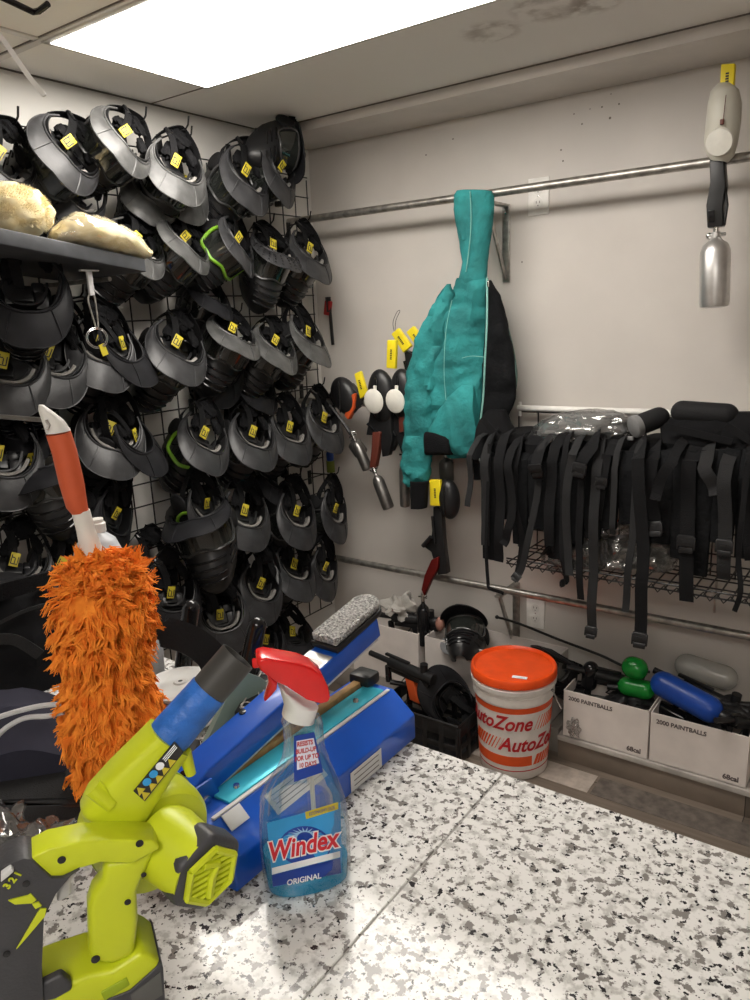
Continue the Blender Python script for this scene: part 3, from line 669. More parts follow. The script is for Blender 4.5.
# ================================================================ teal jacket
def jacket():
    P = Pl((.8, PY - .02, 1.5), n=(0, -1, 0)); A = P.at; n = P.n
    t = thing('hooded_jacket', 'teal canvas hooded work jacket with black lining hung by its hood on the upper pipe', 'jacket', (.80, PY, pz))
    def rows(L): return [(A(l, v), A(r, v)) for v, l, r in L]
    h = MB().m(M['teal']); h.loft(rows([(190, 462, 486), (191, 458, 491), (196, 455, 493), (210, 455, 493), (225, 457, 492), (245, 461, 489), (262, 463, 487), (278, 459, 487), (284, 457, 487)]), [.02, .035, .042, .044, .045, .04, .035, .035, .03], n, wr=.006, wf=14, seed=3)
    h.m(M['tealseam']).tube(smooth_pts([A(470, 191, .045), A(471, 215, .05), A(470, 240, .048), A(466, 272, .04)], 4), .0016, 5); h.build('hood', None, t)
    cr = MB().m(M['teal']); cr.loft([(A(456, 198, .03), A(470, 196, .03)), (A(455, 212, .03), A(471, 210, .03)), (A(458, 228, .03), A(470, 228, .03)), (A(463, 240, .03), A(468, 240, .03))], .018, n, wr=.006, wf=40); cr.build('hood_fold', None, t)
    b = MB().m(M['teal']); b.loft(rows([(278, 459, 487), (290, 452, 487), (310, 440, 487), (335, 428, 486), (360, 420, 485), (385, 416, 484), (410, 418, 482), (432, 425, 478), (445, 436, 475), (457, 446, 472)]), [.03, .04, .05, .055, .055, .055, .05, .045, .04, .02], n, wr=.022, wf=13, seed=1, sub=10)
    b.m(M['tealseam']).tube(smooth_pts([A(462, 358, .066), A(472, 356, .07), A(484, 357, .055)], 4), .0012, 5); b.tube(smooth_pts([A(452, 300, .06), A(446, 330, .07), A(444, 370, .075), A(446, 400, .075)], 4), .0011, 5); b.build('front_panel', None, t)
    s = MB().m(M['teal']); s.loft(rows([(284, 453, 457), (294, 446, 459), (310, 435, 455), (345, 419, 448), (375, 412, 444), (400, 410, 440), (425, 409, 438), (450, 408, 437), (468, 409, 436), (480, 412, 433), (484, 414, 430)]), [.004, .018, .03, .038, .04, .042, .04, .038, .036, .032, .025], n, wr=.018, wf=22, seed=5, off=.035, sub=6); s.build('sleeve', None, t)
    s2 = MB().m(M['teal']); s2.loft([(A(474, 385, .04), A(478, 440, .04)), (A(462, 385, .05), A(470, 455, .05)), (A(447, 398, .06), A(461, 457, .06)), (A(436, 415, .06), A(448, 452, .06)), (A(430, 426, .05), A(432, 446, .05))], [.02, .03, .035, .03, .02], n, wr=.010, wf=18, seed=8, sub=6); s2.build('sleeve', None, t)
    for i, pp in enumerate((((426, 432), (452, 434), (452, 455), (427, 455)), ((411, 481), (428, 482), (426, 508), (412, 508)))):
        c = MB().m(M['blackc']); q = [A(u, v, .075 - .02 * i) for u, v in pp]; c.loft([(q[0], q[1]), (q[3], q[2])] if i else [(q[0], q[3]), (q[1], q[2])], .022, n, wr=.003, wf=30, sub=4, sq=.7); c.build('knit_cuff', None, t)
    l = MB().m(M['lining']); l.loft(rows([(280, 484, 488), (295, 484, 497), (320, 483, 504), (350, 481, 510), (380, 479, 514), (400, 477, 512), (418, 474, 505), (440, 472, 500), (462, 470, 498), (480, 472, 482)]), [.01, .02, .028, .03, .032, .032, .03, .03, .025, .015], n, wr=.014, wf=12, seed=11, sub=6, off=-.02); l.build('lining', None, t)
    e = MB().m(M['tealseam']); e.tube(smooth_pts([A(487, 278, .03), A(487, 320, .05), A(485, 360, .052), A(483, 400, .05), A(478, 435, .045), A(472, 457, .03)], 5), .0035, 7)
    e.build('zipper_edge', None, t)
    e = MB().m(mat('grey green hem', (.10, .16, .14), .9, bump=.4, bump_s=200)); e.ribbon(smooth_pts([A(488, 283, -.02), A(497, 302, -.03), A(507, 330, -.03), A(514, 362, -.03), A(515, 385, -.03), A(508, 403, -.02), A(497, 415, -.01)], 5), .014, n, .006); e.build('back_hem', None, t)
    z = MB().m(M['chrome']); z.box(A(488, 284, .035), (.006, .004, .02), None, .001); z.build('zipper_pull', None, t)
jacket()

# ================================================================ paintball guns
def tank(mb, a, b, r, m): # a = neck, b = base
    a = V(a); b = V(b); L = (b - a).length; mb.m(m)
    mb.lathe([(r * .28, 0), (r * .28, L * .07), (r * .42, L * .10), (r * .8, L * .16), (r, L * .26), (r, L * .93), (r * .92, L * .98), (r * .6, L), (0, L)], a, b - a, 24)
def grip_box(mb, pts, vec, m, bev=.004): mb.m(m); mb.prism(pts, vec, bev)
def plug(t, P, pts, off=.0, th=.016):
    m = MB().m(M['yel']); q = P.pts(pts, off); m.prism(q, -P.n * th, .003); c = sum(q, V()) / len(q); d = (q[0] + q[1]) / 2 - (q[2] + q[3]) / 2; d.normalize(); sd = P.n.cross(d)
    m.m(M['tagink'])
    for i in range(6): m.box(c + P.n * .0004 + d * (-.018 + i * .007), (.001, .001, .001)) if 0 else m.prism([c + P.n * .001 + d * (-.019 + i * .0065) + sd * s_ * .004 + d * e for s_, e in ((-1, 0), (1, 0), (1, .0042), (-1, .0042))], -P.n * .0012)
    m.build('barrel_plug', None, t)
def gun_white():
    P = BACK(PY - .045); A = P.at; n = P.n; V_ = -n
    t = thing('paintball_gun', 'paintball gun with milky white hopper and shiny silver tank hanging at the upper right', 'paintball gun', A(718, 160), 'paintball guns hanging from the pipes')
    plug(t, P, [(721, 64), (735, 63), (733, 96), (719, 96)], .01, .02)
    h = MB().m(M['milky']); h.loft([(A(718, 84, .0), A(732, 83, .0)), (A(711, 92), A(739, 89)), (A(708, 105), A(742, 102)), (A(706, 125), A(741, 122)), (A(704, 142), A(738, 142)), (A(706, 154), A(734, 156)), (A(712, 161), A(728, 162))], [.015, .035, .045, .048, .04, .03, .015], n, sub=5); h.build('hopper', None, t)
    l = MB().m(M['lid']); l.lathe([(0, -.002), (.034, -.002), (.036, .004), (.033, .010), (.0, .014)], A(720, 142, .042), n + V((0, 0, -.25)), 28); l.build('hopper_lid', None, t)
    k = MB().m(M['brown']); k.box(A(722, 122, .05), (.010, .008, .014), None, .002); k.tube([A(726, 95, .045), A(723, 122, .052)], .001, 5); k.build('latch', None, t)
    b = MB(); grip_box(b, P.pts([(709, 160), (724, 160), (726, 185), (723, 205), (723, 226), (707, 228), (706, 205), (710, 182)], .01), V_ * .035, M['black']); b.m(M['blackg']); b.prism(P.pts([(708, 210), (714, 210), (714, 222), (708, 222)], .014), V_ * .01, .001); b.build('body', None, t)
    g = MB().m(M['black']); g.tube([A(724, 180, 0), A(727, 205, .0), A(724, 225, 0)], .005, 6); g.build('trigger_guard', None, t)
    rg = MB().m(M['chrome']); rg.tube([A(716, 224), A(716, 238)], .008, 10); rg.tube([A(709, 236), A(726, 234)], .005, 8); rg.ell(A(709, 236), (.009,) * 3, n=10, k=8); rg.build('regulator', None, t)
    k = MB(); tank(k, A(716, 232, 0), A(714, 308, 0), .041, M['alu']); k.build('air_tank', None, t)
gun_white()
def gun(label, hopper, lid, plugp, grip, gripm, body, tk, tankm, y, tr=.02, extra=None):
    P = BACK(y); A = P.at; n = P.n; V_ = -n
    t = thing('paintball_gun', label, 'paintball gun', A(*body[0]), 'paintball guns hanging from the pipes')
    if hopper:
        (u, v, ru, rv, ang) = hopper; h = MB().m(M['black']); c = A(u, v, -.01); k = (A(u + 1, v) - A(u, v)).length; h.ell(c, (ru * k, .038, rv * k), Matrix.Rotation(R_(ang), 3, 'Y'), 24, 16); h.m(M['blackg']); h.ell(c + V((0, -.036, 0)), (ru * k * .12, .006, rv * k * .8), None, 10, 8); h.build('hopper', None, t)
    if lid:
        u, v, r = lid; k = (A(u + 1, v) - A(u, v)).length; l = MB().m(M['lid']); l.lathe([(0, 0), (r * k, 0), (r * k * 1.02, .004), (r * k * .9, .008), (0, .009)], A(u, v, .035), n + V((.1, 0, -.1)), 28, 1, 1.15, (1, 0, 0)); l.box(A(u + 1, v - r - 3, .036), (.014, .006, .03), Matrix.Rotation(.05, 3, 'Y'), .002); l.build('hopper_lid', None, t)
    if plugp: plug(t, P, plugp, .02)
    b = MB(); q = P.pts(body, .0); grip_box(b, q, V_ * .03, M['black'], .003); b.m(M['blackg']); c = sum(q, V()) / len(q); b.tube([q[0].lerp(q[-1], .5) + n * .003, c + n * .005], .006, 8); b.build('body', None, t)
    if grip: g = MB(); grip_box(g, P.pts(grip, .012), V_ * .026, gripm, .004); lab(g.build('grip', None, t), 'coloured grip'); 
    if tk:
        r = MB().m(M['chrome']); a = A(*tk[0], .0); d = (A(*tk[1]) - a).normalized(); r.tube([a - d * .03, a + d * .004], .009, 10); sd = n.cross(d); r.tube([a - d * .012 - sd * .02, a - d * .012 + sd * .02], .004, 8); r.ell(a - d * .02 + sd * .012, (.008,) * 3, n=8, k=6); r.build('regulator', None, t)
        k = MB(); tank(k, a, A(*tk[1]), tr, tankm); k.build('air_tank', None, t)
    if extra: extra(t, P)
    return t
gun('paintball gun with white lid hopper, left of the two white lids, bare silver tank', (382, 396, 13, 22, -6), (374, 401, 8.5), None, [(372, 432), (380, 432), (378, 452), (375, 468), (369, 468), (371, 450)], M['brown'], [(370, 412), (390, 414), (392, 440), (388, 456), (382, 457), (380, 436), (366, 435)], ((375, 472), (389, 509)), M['alud'], PY - .07, .024)
gun('paintball gun with white lid hopper right beside the jacket sleeve', (403, 395, 12, 22, -3), (395.5, 401, 8.5), [(387, 340), (396, 340), (395, 369), (386, 368)], [(398, 412), (404, 412), (403, 432), (399, 433)], M['brown'], [(386, 400), (408, 410), (408, 452), (402, 456), (397, 440), (391, 452), (386, 440)], ((404, 458), (405, 507)), M['alud'], PY - .05, .020)
gun('paintball gun nearest the masks with orange grip and slanting tank', (345, 396, 12, 16, -30), None, [(354, 374), (360, 371), (367, 394), (360, 399)], [(348, 396), (355, 393), (354, 408), (348, 420), (344, 416), (347, 404)], M['orangeg'], [(336, 380), (350, 384), (360, 396), (362, 404), (352, 412), (345, 402), (335, 408), (328, 396)], ((354, 438), (368, 470)), M['alud'], PY - .02, .022, extra=lambda t, P: MB().m(M['black']).tube([P.at(330, 405), P.at(345, 425), P.at(352, 436)], .007, 6).build('hose', None, t))
gun('paintball gun behind the white lid pair with tilted yellow plug and cord loop', None, None, [(391, 334), (398, 328), (411, 346), (403, 353)], None, None, [(404, 350), (412, 354), (414, 378), (412, 400), (405, 400), (406, 372)], None, None, PY + .04, extra=lambda t, P: MB().m(M['wire']).tube(smooth_pts([P.at(394, 331, .02), P.at(393, 322, .02), P.at(397, 312, .02), P.at(400, 311, .02), P.at(396, 320, .02), P.at(395, 331, .02)]), .0012, 5).build('cord', None, t))
gun('paintball gun with tilted yellow plug half hidden behind the jacket shoulder', None, None, [(406, 332), (413, 326), (424, 340), (421, 354)], None, None, [(408, 352), (420, 350), (424, 362), (418, 382), (411, 380), (412, 366)], ((446, 456), (447, 482)), M['smoke'], PY + .05, .028)
gun('paintball gun hanging low under the jacket with red frame and black tank', (449, 499, 10, 18, -4), None, [(429, 480), (440, 480), (441, 506), (430, 506)], [(431, 560), (438, 557), (438, 568), (430, 582), (424, 596), (421, 590), (424, 576)], M['redg'], [(433, 507), (441, 507), (443, 540), (447, 574), (438, 575), (435, 566), (431, 552), (424, 547), (431, 537), (433, 525)], ((423, 600), (424, 645)), M['blackg'], PY - .04, .027, extra=lambda t, P: MB().m(M['black']).tube([P.at(423, 546, .01), P.at(431, 537, .01)], .009, 8).build('fore_grip', None, t))
# loose silver tank poking out left of the cluster, small blue and yellow thing under the masks
tb_ = MB(); tank(tb_, BACK(PY).at(352, 440), BACK(PY).at(362, 454), .03, M['alud']); tag(tb_.build('air_tank'), 'dull silver tank cup hanging beside the slanting tank', 'tank')
k = thing('spray_can', 'small blue and yellow can behind the masks nearest the corner', 'can', ony(331, 462, -.10))
P_ = BACK(-.10); kb = MB().m(M['olive']); kb.lathe([(.018, 0), (.018, .05)], P_.at(331, 472), (0, 0, 1), 16); kb.build('can_body', None, k); kb = MB().m(M['bluet']); kb.lathe([(.015, 0), (.017, .03), (.012, .045)], P_.at(331, 472) + V((0, 0, .051)), (0, 0, 1), 16); kb.build('can_cap', None, k)
kr = MB().m(mat('red clip plastic', (.35, .02, .02), .4)); kr.box(ony(328, 308, -.012), (.03, .02, .06), Matrix.Rotation(.2, 3, 'Y'), .004); kr.m(M['black']); kr.tube([ony(328, 297, -.012), ony(329, 312, -.012)], .012, 8); kr.tube([ony(330, 312, -.012), ony(333, 345, -.012)], .007, 8); tag(kr.build('squeegee_handle'), 'black and red handle hanging in the corner between the second and third mask rows', 'handle')

# ================================================================ wire rack with harness packs
FY, BY_ = -.34, -.03
rx0, rx1 = .955, 1.95
zt = (ony(482, 462, FY).z + ony(748, 482, FY).z) / 2; zl = ony(560, 572, FY).z
def rack():
    t = thing('wire_rack', 'black wire basket rack on the back wall under the harness straps', 'rack', ((rx0 + rx1) / 2, 0, zt)); W = M['wire']
    def panel(nm, o, ex, ey, nx, ny, r=.0028):
        b = MB().m(W); o = V(o); ex = V(ex); ey = V(ey)
        for i in range(nx + 1): b.tube([o + ex * (i / nx), o + ex * (i / nx) + ey], r, 5)
        for j in range(ny + 1): b.tube([o + ey * (j / ny), o + ey * (j / ny) + ex], r, 5)
        b.build(nm, None, t)
    L = rx1 - rx0
    panel('back_grid', (rx0, BY_, zl - .04), (L, 0, 0), (0, 0, 1.215 - zl + .04), 13, 7)
    panel('top_shelf_grid', (rx0, BY_, zt), (L, 0, 0), (0, FY - BY_, 0), 26, 4)
    panel('lower_shelf_grid', (rx0 + .1, BY_, zl), (L - .1, 0, 0), (0, FY - BY_, 0), 24, 4)
    b = MB().m(W); pts = []
    for i in range(97):
        x = rx0 + .1 + (L - .1) * i / 96; pts.append(V((x, FY, zl + .012 * math.cos(i * math.pi / 2))))
    b.tube(pts, .0022, 5); b.tube([(rx0 + .1, FY, zl + .018), (rx1, FY, zl + .018)], .003, 6); b.build('scalloped_edge', None, t)
    b = MB().m(M['steel']); b.tube([(rx0, FY, zt + .004), (rx1, FY, zt + .004)], .005, 8); b.build('front_bar', None, t)
    for xx in (rx0, rx1):
        b = MB().m(W); b.tube([(xx, FY, zt), (xx, BY_, zl)], .004, 6); b.build('side_brace', None, t)
rack()
wr_ = MB().m(M['white']); wz = ony(620, 410, -.04).z; wr_.tube([ony(518, 408, -.04), V((1.95, -.04, wz))], .011, 12); wr_.tube([ony(520, 402, -.04), ony(520, 416, -.04)], .006, 8)
tag(wr_.build('towel_rod'), 'white rod on the back wall just above the harness packs', 'rod')
HP = Pl((1.4, FY - .03, 1), n=(0, -1, 0)); HA = HP.at
def buckle(mb, c, d, n, w_=.034, h=.045):
    d = V(d).normalized(); sd = d.cross(n).normalized(); rt = Matrix((sd, n, -d)).transposed()
    mb.m(M['black']); mb.box(c, (w_, .009, h * .55), rt, .002); mb.box(c + d * h * .45, (w_ * .85, .007, h * .3), rt, .002)
    for s_ in (-1, 1): mb.box(c + d * h * .12 + sd * s_ * w_ * .5, (.005, .009, h * .6), rt, .001)
    mb.m(M['web2']).box(c + V(n) * .005, (w_ * .5, .002, h * .12), rt)
def harness(label, c0, c1, pads, straps, seed):
    """c0, c1: left and right x of the pack on the rack; straps: (points px, width, buckle)"""
    t = thing('harness_pack', label, 'harness', ((c0 + c1) / 2, FY, zt), 'black pod harness packs on the wire rack'); c = (c0 + c1) / 2; hw = (c1 - c0) / 2
    b = MB().m(M['blackc']); ym = (FY + BY_) / 2; b.loft([(V((c - hw * .8, ym, zt + .012)), V((c + hw * .8, ym, zt + .012))), (V((c - hw, ym, zt + .03)), V((c + hw, ym, zt + .03))), (V((c - hw, ym, zt + .065)), V((c + hw, ym, zt + .065))), (V((c - hw * .75, ym, zt + .085)), V((c + hw * .75, ym, zt + .085)))], [.12, .15, .15, .10], (0, -1, 0), wr=.012, wf=9, seed=seed, sq=.75); b.build('pouch', None, t)
    for k, (u0, u1, vb) in enumerate(pads):
        p = MB().m(M['lining']); a = HA(u0, 470); e = HA(u1, 470); z1 = HA((u0 + u1) / 2, vb).z; n = V((0, -1, 0)); 
        p.loft([(a + V((0, .05, .05)), e + V((0, .05, .05))), (V((a.x, FY - .015, zt + .02)), V((e.x, FY - .015, zt + .02))), (V((a.x, FY - .012, (zt + z1) / 2)), V((e.x, FY - .012, (zt + z1) / 2))), (V((a.x + .004, FY - .012, z1)), V((e.x - .004, FY - .012, z1)))], .011, n, wr=.004, wf=12, seed=seed + k, sq=.6); p.build('back_pad', None, t)
    for k, (pts, wd, bk) in enumerate(straps):
        off = .006 + .012 * ((k + seed) % 3); q = smooth_pts([HA(u, v, off) for u, v in pts], 4); q = [p + V((0, -.006 * math.sin(i * .9 + seed), 0)) for i, p in enumerate(q)]
        top = q[0]; hh = .070 + .030 * random.random(); sx_ = random.uniform(-.025, .025); q = [V((top.x + sx_, FY + .07, zt + hh + .012)), V((top.x + sx_ * .5, FY + .02, zt + hh + .006)), V((top.x, FY - .008 - off, zt + hh - .022))] + [p for p in q if p.z < zt + .06]
        s = MB().m(M['web2'] if (k + seed) % 3 == 1 else M['web']); s.ribbon(q, wd, (0, -1, .0), .0025); s.build('strap', None, t)
        if bk is not None:
            i = min(len(q) - 2, max(1, int(len(q) * bk))); bb = MB(); d = (q[i + 1] - q[i]); buckle(bb, q[i] + V((0, -.007, 0)), d, V((0, -1, 0)), wd * 1.15, wd * 1.5); bb.build('buckle', None, t)
X = lambda u: HA(u, 465).x
harness('harness pack at the left end of the rack beside the jacket', X(478), X(512), [(479, 495, 560), (495, 512, 520)], [([(485, 460), (485, 500), (486, 545)], .03, None), ([(487, 540), (487, 580), (491, 588), (503, 594)], .012, None), ([(499, 462), (500, 500), (499, 540), (498, 562)], .034, None), ([(470, 455), (470, 480), (468, 506)], .02, None)], 1)
harness('second harness pack from the left with a short folded strap end', X(510), X(545), [(510, 526, 545), (526, 546, 530)], [([(508, 465), (512, 510), (507, 535), (503, 545)], .028, None), ([(516, 465), (514, 500), (522, 535), (517, 575)], .02, None), ([(538, 460), (536, 500), (524, 560), (516, 578)], .022, .95), ([(536, 465), (538, 480)], .036, .6)], 2)
harness('third harness pack from the left below the plastic bag, two buckles in front', X(545), X(582), [(546, 566, 560), (564, 584, 545)], [([(552, 462), (550, 500), (549, 545), (548, 550)], .034, .85), ([(572, 455), (568, 480), (566, 530), (570, 575)], .026, None), ([(590, 445), (582, 462), (579, 480)], .034, .6), ([(563, 470), (562, 540), (566, 578), (564, 582)], .018, .9)], 3)
harness('fourth harness pack from the left with the long buckled strap over the lower shelf', X(582), X(618), [(583, 602, 540), (600, 618, 530)], [([(596, 470), (594, 520), (593, 570), (592, 610), (591, 634)], .030, .95), ([(578, 540), (580, 575), (580, 600)], .022, None), ([(606, 455), (603, 480), (596, 520)], .028, .6), ([(614, 470), (613, 520), (612, 535)], .018, None)], 4)
harness('fifth harness pack from the left with the longest strap hanging to the boxes', X(618), X(655), [(618, 636, 525), (634, 654, 545)], [([(637, 450), (640, 500), (643, 560), (641, 600), (640, 645)], .037, .98), ([(652, 460), (650, 490), (655, 520), (657, 535)], .034, .8), ([(632, 540), (628, 575), (625, 612)], .022, None)], 5)
harness('sixth harness pack from the left under the black pod tube', X(655), X(695), [(652, 674, 545), (672, 694, 560), (694, 714, 578)], [([(690, 455), (688, 490), (687, 540), (686, 602)], .040, .72), ([(704, 468), (712, 482), (716, 495)], .036, None), ([(672, 462), (660, 480), (655, 500)], .03, None)], 6)
harness('harness pack at the right end of the rack cut by the picture edge', X(698), X(752), [(712, 738, 545), (738, 760, 560)], [([(724, 480), (725, 520), (724, 565), (723, 580)], .036, .62), ([(742, 520), (738, 560), (741, 590), (734, 612)], .014, None), ([(748, 470), (746, 520), (750, 560)], .025, None)], 7)
# extra black pouches lying on top at the right
def pod(label, a, b, r, mm, capend=None):
    t = thing('pod_tube', label, 'pod tube', (V(a) + V(b)) / 2); m = MB().m(mm); m.capsule(a, b, r, 24); m.build('tube', None, t)
    if capend is not None:
        c = V(a) if capend == 0 else V(b); d = (c - (V(b) if capend == 0 else V(a))).normalized(); k = MB().m(mat('grey pod lid', (.20, .20, .20), .5)); k.lathe([(r * 1.02, -.012), (r * 1.08, -.004), (r * 1.08, .008), (r * .9, .012), (0, .012)], c - d * .006, d, 24); k.box(c + V((-.01, 0, -r * 1.1)), (.02, .012, .012), None, .003); k.build('lid', None, t)
TP = Pl((1.4, -.22, 1), n=(0, -1, 0)).at
pod('matt black pod tube lying on the packs at the upper right', TP(671, 411), TP(739, 416), .034, M['blackm'])
pod('black pod tube with round grey lid beside the plastic bag', TP(634, 427, .06), TP(668, 414, -.02), .032, M['blackm'], 0)
def pouch(label, rows, d, seed):
    b = MB().m(M['blackc']); b.loft([(TP(l, v), TP(r, v)) for v, l, r in rows], d, (0, -1, 0), wr=.014, wf=12, seed=seed, sq=.8); b.m(M['web']).ribbon([TP(rows[1][1] + 4, rows[1][0], max(d) + .008), TP(rows[1][2] - 6, rows[2][0] + 2, max(d) + .008)], .02, (0, -1, 0), .003)
    tag(b.build('fabric_pouch'), label, 'pouch')
pouch('black folded fabric pouch under the matt black pod tube', [(418, 668, 735), (426, 660, 738), (440, 662, 735), (454, 672, 728), (462, 690, 715)], [.03, .06, .08, .07, .04], 2)
pouch('black fabric pouch on the rack at the right picture edge', [(412, 738, 756), (425, 722, 765), (445, 712, 765), (465, 715, 765), (478, 728, 765)], [.02, .05, .08, .09, .05], 6)
pouch('black fabric flap behind the jacket over the rack end', [(410, 488, 505), (420, 480, 508), (440, 477, 520), (455, 474, 530), (462, 480, 525)], [.02, .04, .07, .09, .06], 9)
# clear bags
def clearbag(label, rows, P, d, seed, inner=None):
    t = thing('plastic_bag', label, 'bag', P((rows[0][1] + rows[0][2]) / 2, rows[-1][0])); b = MB().m(M['bagc']); n = V((0, -1, 0))
    b.loft([(P(l, v), P(r, v)) for v, l, r in rows], d, n, n=44, wr=.020, wf=26, seed=seed, sub=8); b.build('film', None, t)
    m = MB().m(inner or M['smoke']); m.loft([(P(l + 7, v), P(r - 5, v)) for v, l, r in rows[1:]], [x * .7 for x in d[1:]], n, wr=.02, wf=14, seed=seed + 3); m.build('contents', None, t)
clearbag('clear plastic bag with grey goods lying on top of the harness packs', [(410, 575, 610), (414, 555, 625), (421, 540, 632), (430, 532, 634), (438, 528, 628), (443, 526, 600)], TP, [.03, .06, .08, .09, .08, .05], 2, mat('grey bag goods', (.13, .13, .125), .6))
LP_ = Pl((1.4, -.275, 1), n=(0, -1, 0)).at
clearbag('clear bag of black goods on the lower rack shelf, left', [(520, 568, 590), (530, 555, 604), (545, 545, 612), (560, 542, 612), (568, 548, 608)], LP_, [.03, .05, .06, .06, .05], 4, M['smoke'])
clearbag('clear bag of black goods on the lower rack shelf, middle behind the straps', [(525, 605, 632), (538, 598, 645), (555, 598, 650), (566, 602, 648)], LP_, [.04, .05, .06, .05], 6, M['smoke'])
clearbag('clear bag with bright folded edge on the lower rack shelf, right', [(535, 650, 665), (545, 645, 676), (558, 640, 680), (568, 645, 676)], LP_, [.04, .05, .06, .05], 8, M['smoke'])

# ================================================================ boxes, crate and bucket on the floor and platform
PZ = .097; BF = -.262
def carton(label, x0, x1, y0, y1, z0, h, words=True):
    t = thing('cardboard_box', label, 'box', ((x0 + x1) / 2, (y0 + y1) / 2, z0), 'white open paintball boxes'); m = MB().m(M['card']); th = .004
    for (c, d) in ((((x0 + x1) / 2, y0 + th / 2, z0 + h / 2), (x1 - x0, th, h)), (((x0 + x1) / 2, y1 - th / 2, z0 + h / 2), (x1 - x0, th, h)), ((x0 + th / 2, (y0 + y1) / 2, z0 + h / 2), (th, y1 - y0 - 2 * th, h)), ((x1 - th / 2, (y0 + y1) / 2, z0 + h / 2), (th, y1 - y0 - 2 * th, h)), (((x0 + x1) / 2, (y0 + y1) / 2, z0 + th / 2), (x1 - x0, y1 - y0, th))): m.box(c, d, bev=.001, seg=1)
    m.build('box_body', None, t)
    if words:
        k = MB().m(M['ink']); k.text('2000 PAINTBALLS', .021, (x0 + .018, y0 - .0002, z0 + h - .028), (1, 0, 0), (0, 0, 1), .0004, bold=.0006, align='LEFT', sx=.95); k.build('printed_name', None, t)
        k = MB().m(M['ink']); k.text('68cal', .024, (x1 - .045, y0 - .0002, z0 + .022), (1, 0, 0), (0, 0, 1), .0004, bold=.0008, sx=.95); k.build('printed_size', None, t)
b1 = ony(563, 728, BF); b1r = ony(648, 750, BF); b2r = ony(745, 775, BF)
print('box', b1, b1r, b2r, ony(563, 685, BF))
BH = .178
carton('white open cardboard box right of the bucket filled with green and black gear', b1.x, b1r.x - .002, BF, -.05, PZ, BH)
carton('white open cardboard box at the right picture edge under the blue tank', b1r.x + .004, b2r.x + .005, BF, -.05, PZ, BH)
BL = -.230; l0 = ony(352, 632, BL).x; l1 = ony(418, 650, BL).x; l2 = ony(425, 652, BL).x; l3 = 1.17
carton('white open cardboard box left of the bucket nearest the corner', l0, l1, BL, -.05, PZ, .235, False)
carton('white open cardboard box behind the black crate and the bucket', l2, l3, BL, -.05, PZ, .235, False)

def bucket():
    c = V((1.095, -.368, 0)); t = thing('plastic_bucket', 'white bucket with orange lid and orange red lettering standing on the floor', 'bucket', c)
    H = .345; r0, r1 = .118, .138
    rad = lambda z: r0 + (r1 - r0) * z / H
    b = MB().m(M['bucket']); b.lathe([(r0 - .006, 0), (r0, .006)] + [(rad(z), z) for z in (.05, .1, .2, .28, .29)] + [(rad(.29) + .006, .293), (rad(.3) + .006, .318), (rad(.32) + .001, .321), (rad(.33), .33), (rad(.33) + .010, .334), (rad(.34) + .011, .35), (rad(.34), .353), (0, .353)], c, (0, 0, 1), 64); b.build('pail', None, t)
    l = MB().m(M['redo']); R = r1 + .006; l.lathe([(R - .004, .354), (R + .004, .358), (R + .005, .378), (R + .001, .386), (R - .006, .388), (R - .010, .384), (R - .014, .378), (.05, .376), (0, .377)], c, (0, 0, 1), 64); l.m(M['labw']).box(c + V((.058, -.075, .379)), (.05, .018, .001), Matrix.Rotation(.25, 3, 'Z')); lab(l.build('lid', None, t), 'orange lid')
    a0 = math.atan2(CAM.y - c.y, CAM.x - c.x)              # the side turned to the room
    def W(s, z, off): # s metres to the right along the surface
        r = rad(z) + off; a = a0 + s / rad(z); return V((c.x + r * math.cos(a), c.y + r * math.sin(a), z))
    p = MB().m(M['bred'])
    def band(s0, s1, z0, z1, sh=0, m_=None, off=.0009):
        if m_: p.m(m_)
        n = max(2, int((s1 - s0) / .012)); p.grid_surf([[W(s0 + (s1 - s0) * i / n + sh * (zz - z0), zz, off) for i in range(n + 1)] for zz in (z0, (z0 + z1) / 2, z1)], -.0006 if 0 else .0006)
    full = math.pi * rad(.15)
    band(-full, full, .262, .283)                       # upper orange band
    band(-full, .065, .058, .096)                       # lower orange band
    for i in range(9): w_ = .013 - i * .0013; band(.07 + i * .0155, .07 + i * .0155 + w_, .058, .096, .4)
    for k0 in (-1, 1):
        z0, z1 = (.196, .246) if k0 > 0 else (.118, .166)
        for i in range(10):
            w_ = .0015 + i * .0013
            if k0 > 0: band(.072 + i * .0125, .072 + i * .0125 + w_, z0, z1, .45)
            else: band(-.052 - i * .0125 - w_, -.052 - i * .0125, z0, z1, .45)
    band(-full, full, .037, .0405, 0, M['bdk'])
    p.build('printed_stripes', None, t)
    tx = MB().m(M['bdk'])
    for s0, z, word in ((-.068, .222, 'AutoZone'), (.078, .142, 'AutoZone')):
        tx.text(word, .074, (0, 0, 0), (1, 0, 0), (0, 0, 1), .0005, shear=.35, bold=.0016, sx=.82, warp=lambda x, y, zz, s0=s0, z=z: W(s0 + x, z + y, .0028 + zz))
    tx.build('printed_name', None, t)
    h = MB().m(M['steel']); e = W(.155, .32, .008); f = W(-.18, .32, .008); n = V((math.cos(a0 + .9), math.sin(a0 + .9), 0)); mid = []
    pts = [e, e + n * .02 + V((0, 0, -.035)), e + n * .035 + V((0, 0, -.055))]; h.tube(pts, .002, 6); h.ell(e, (.006,) * 3, n=10, k=6); lab(h.build('wire_handle', None, t), 'thin metal wire handle')
bucket()

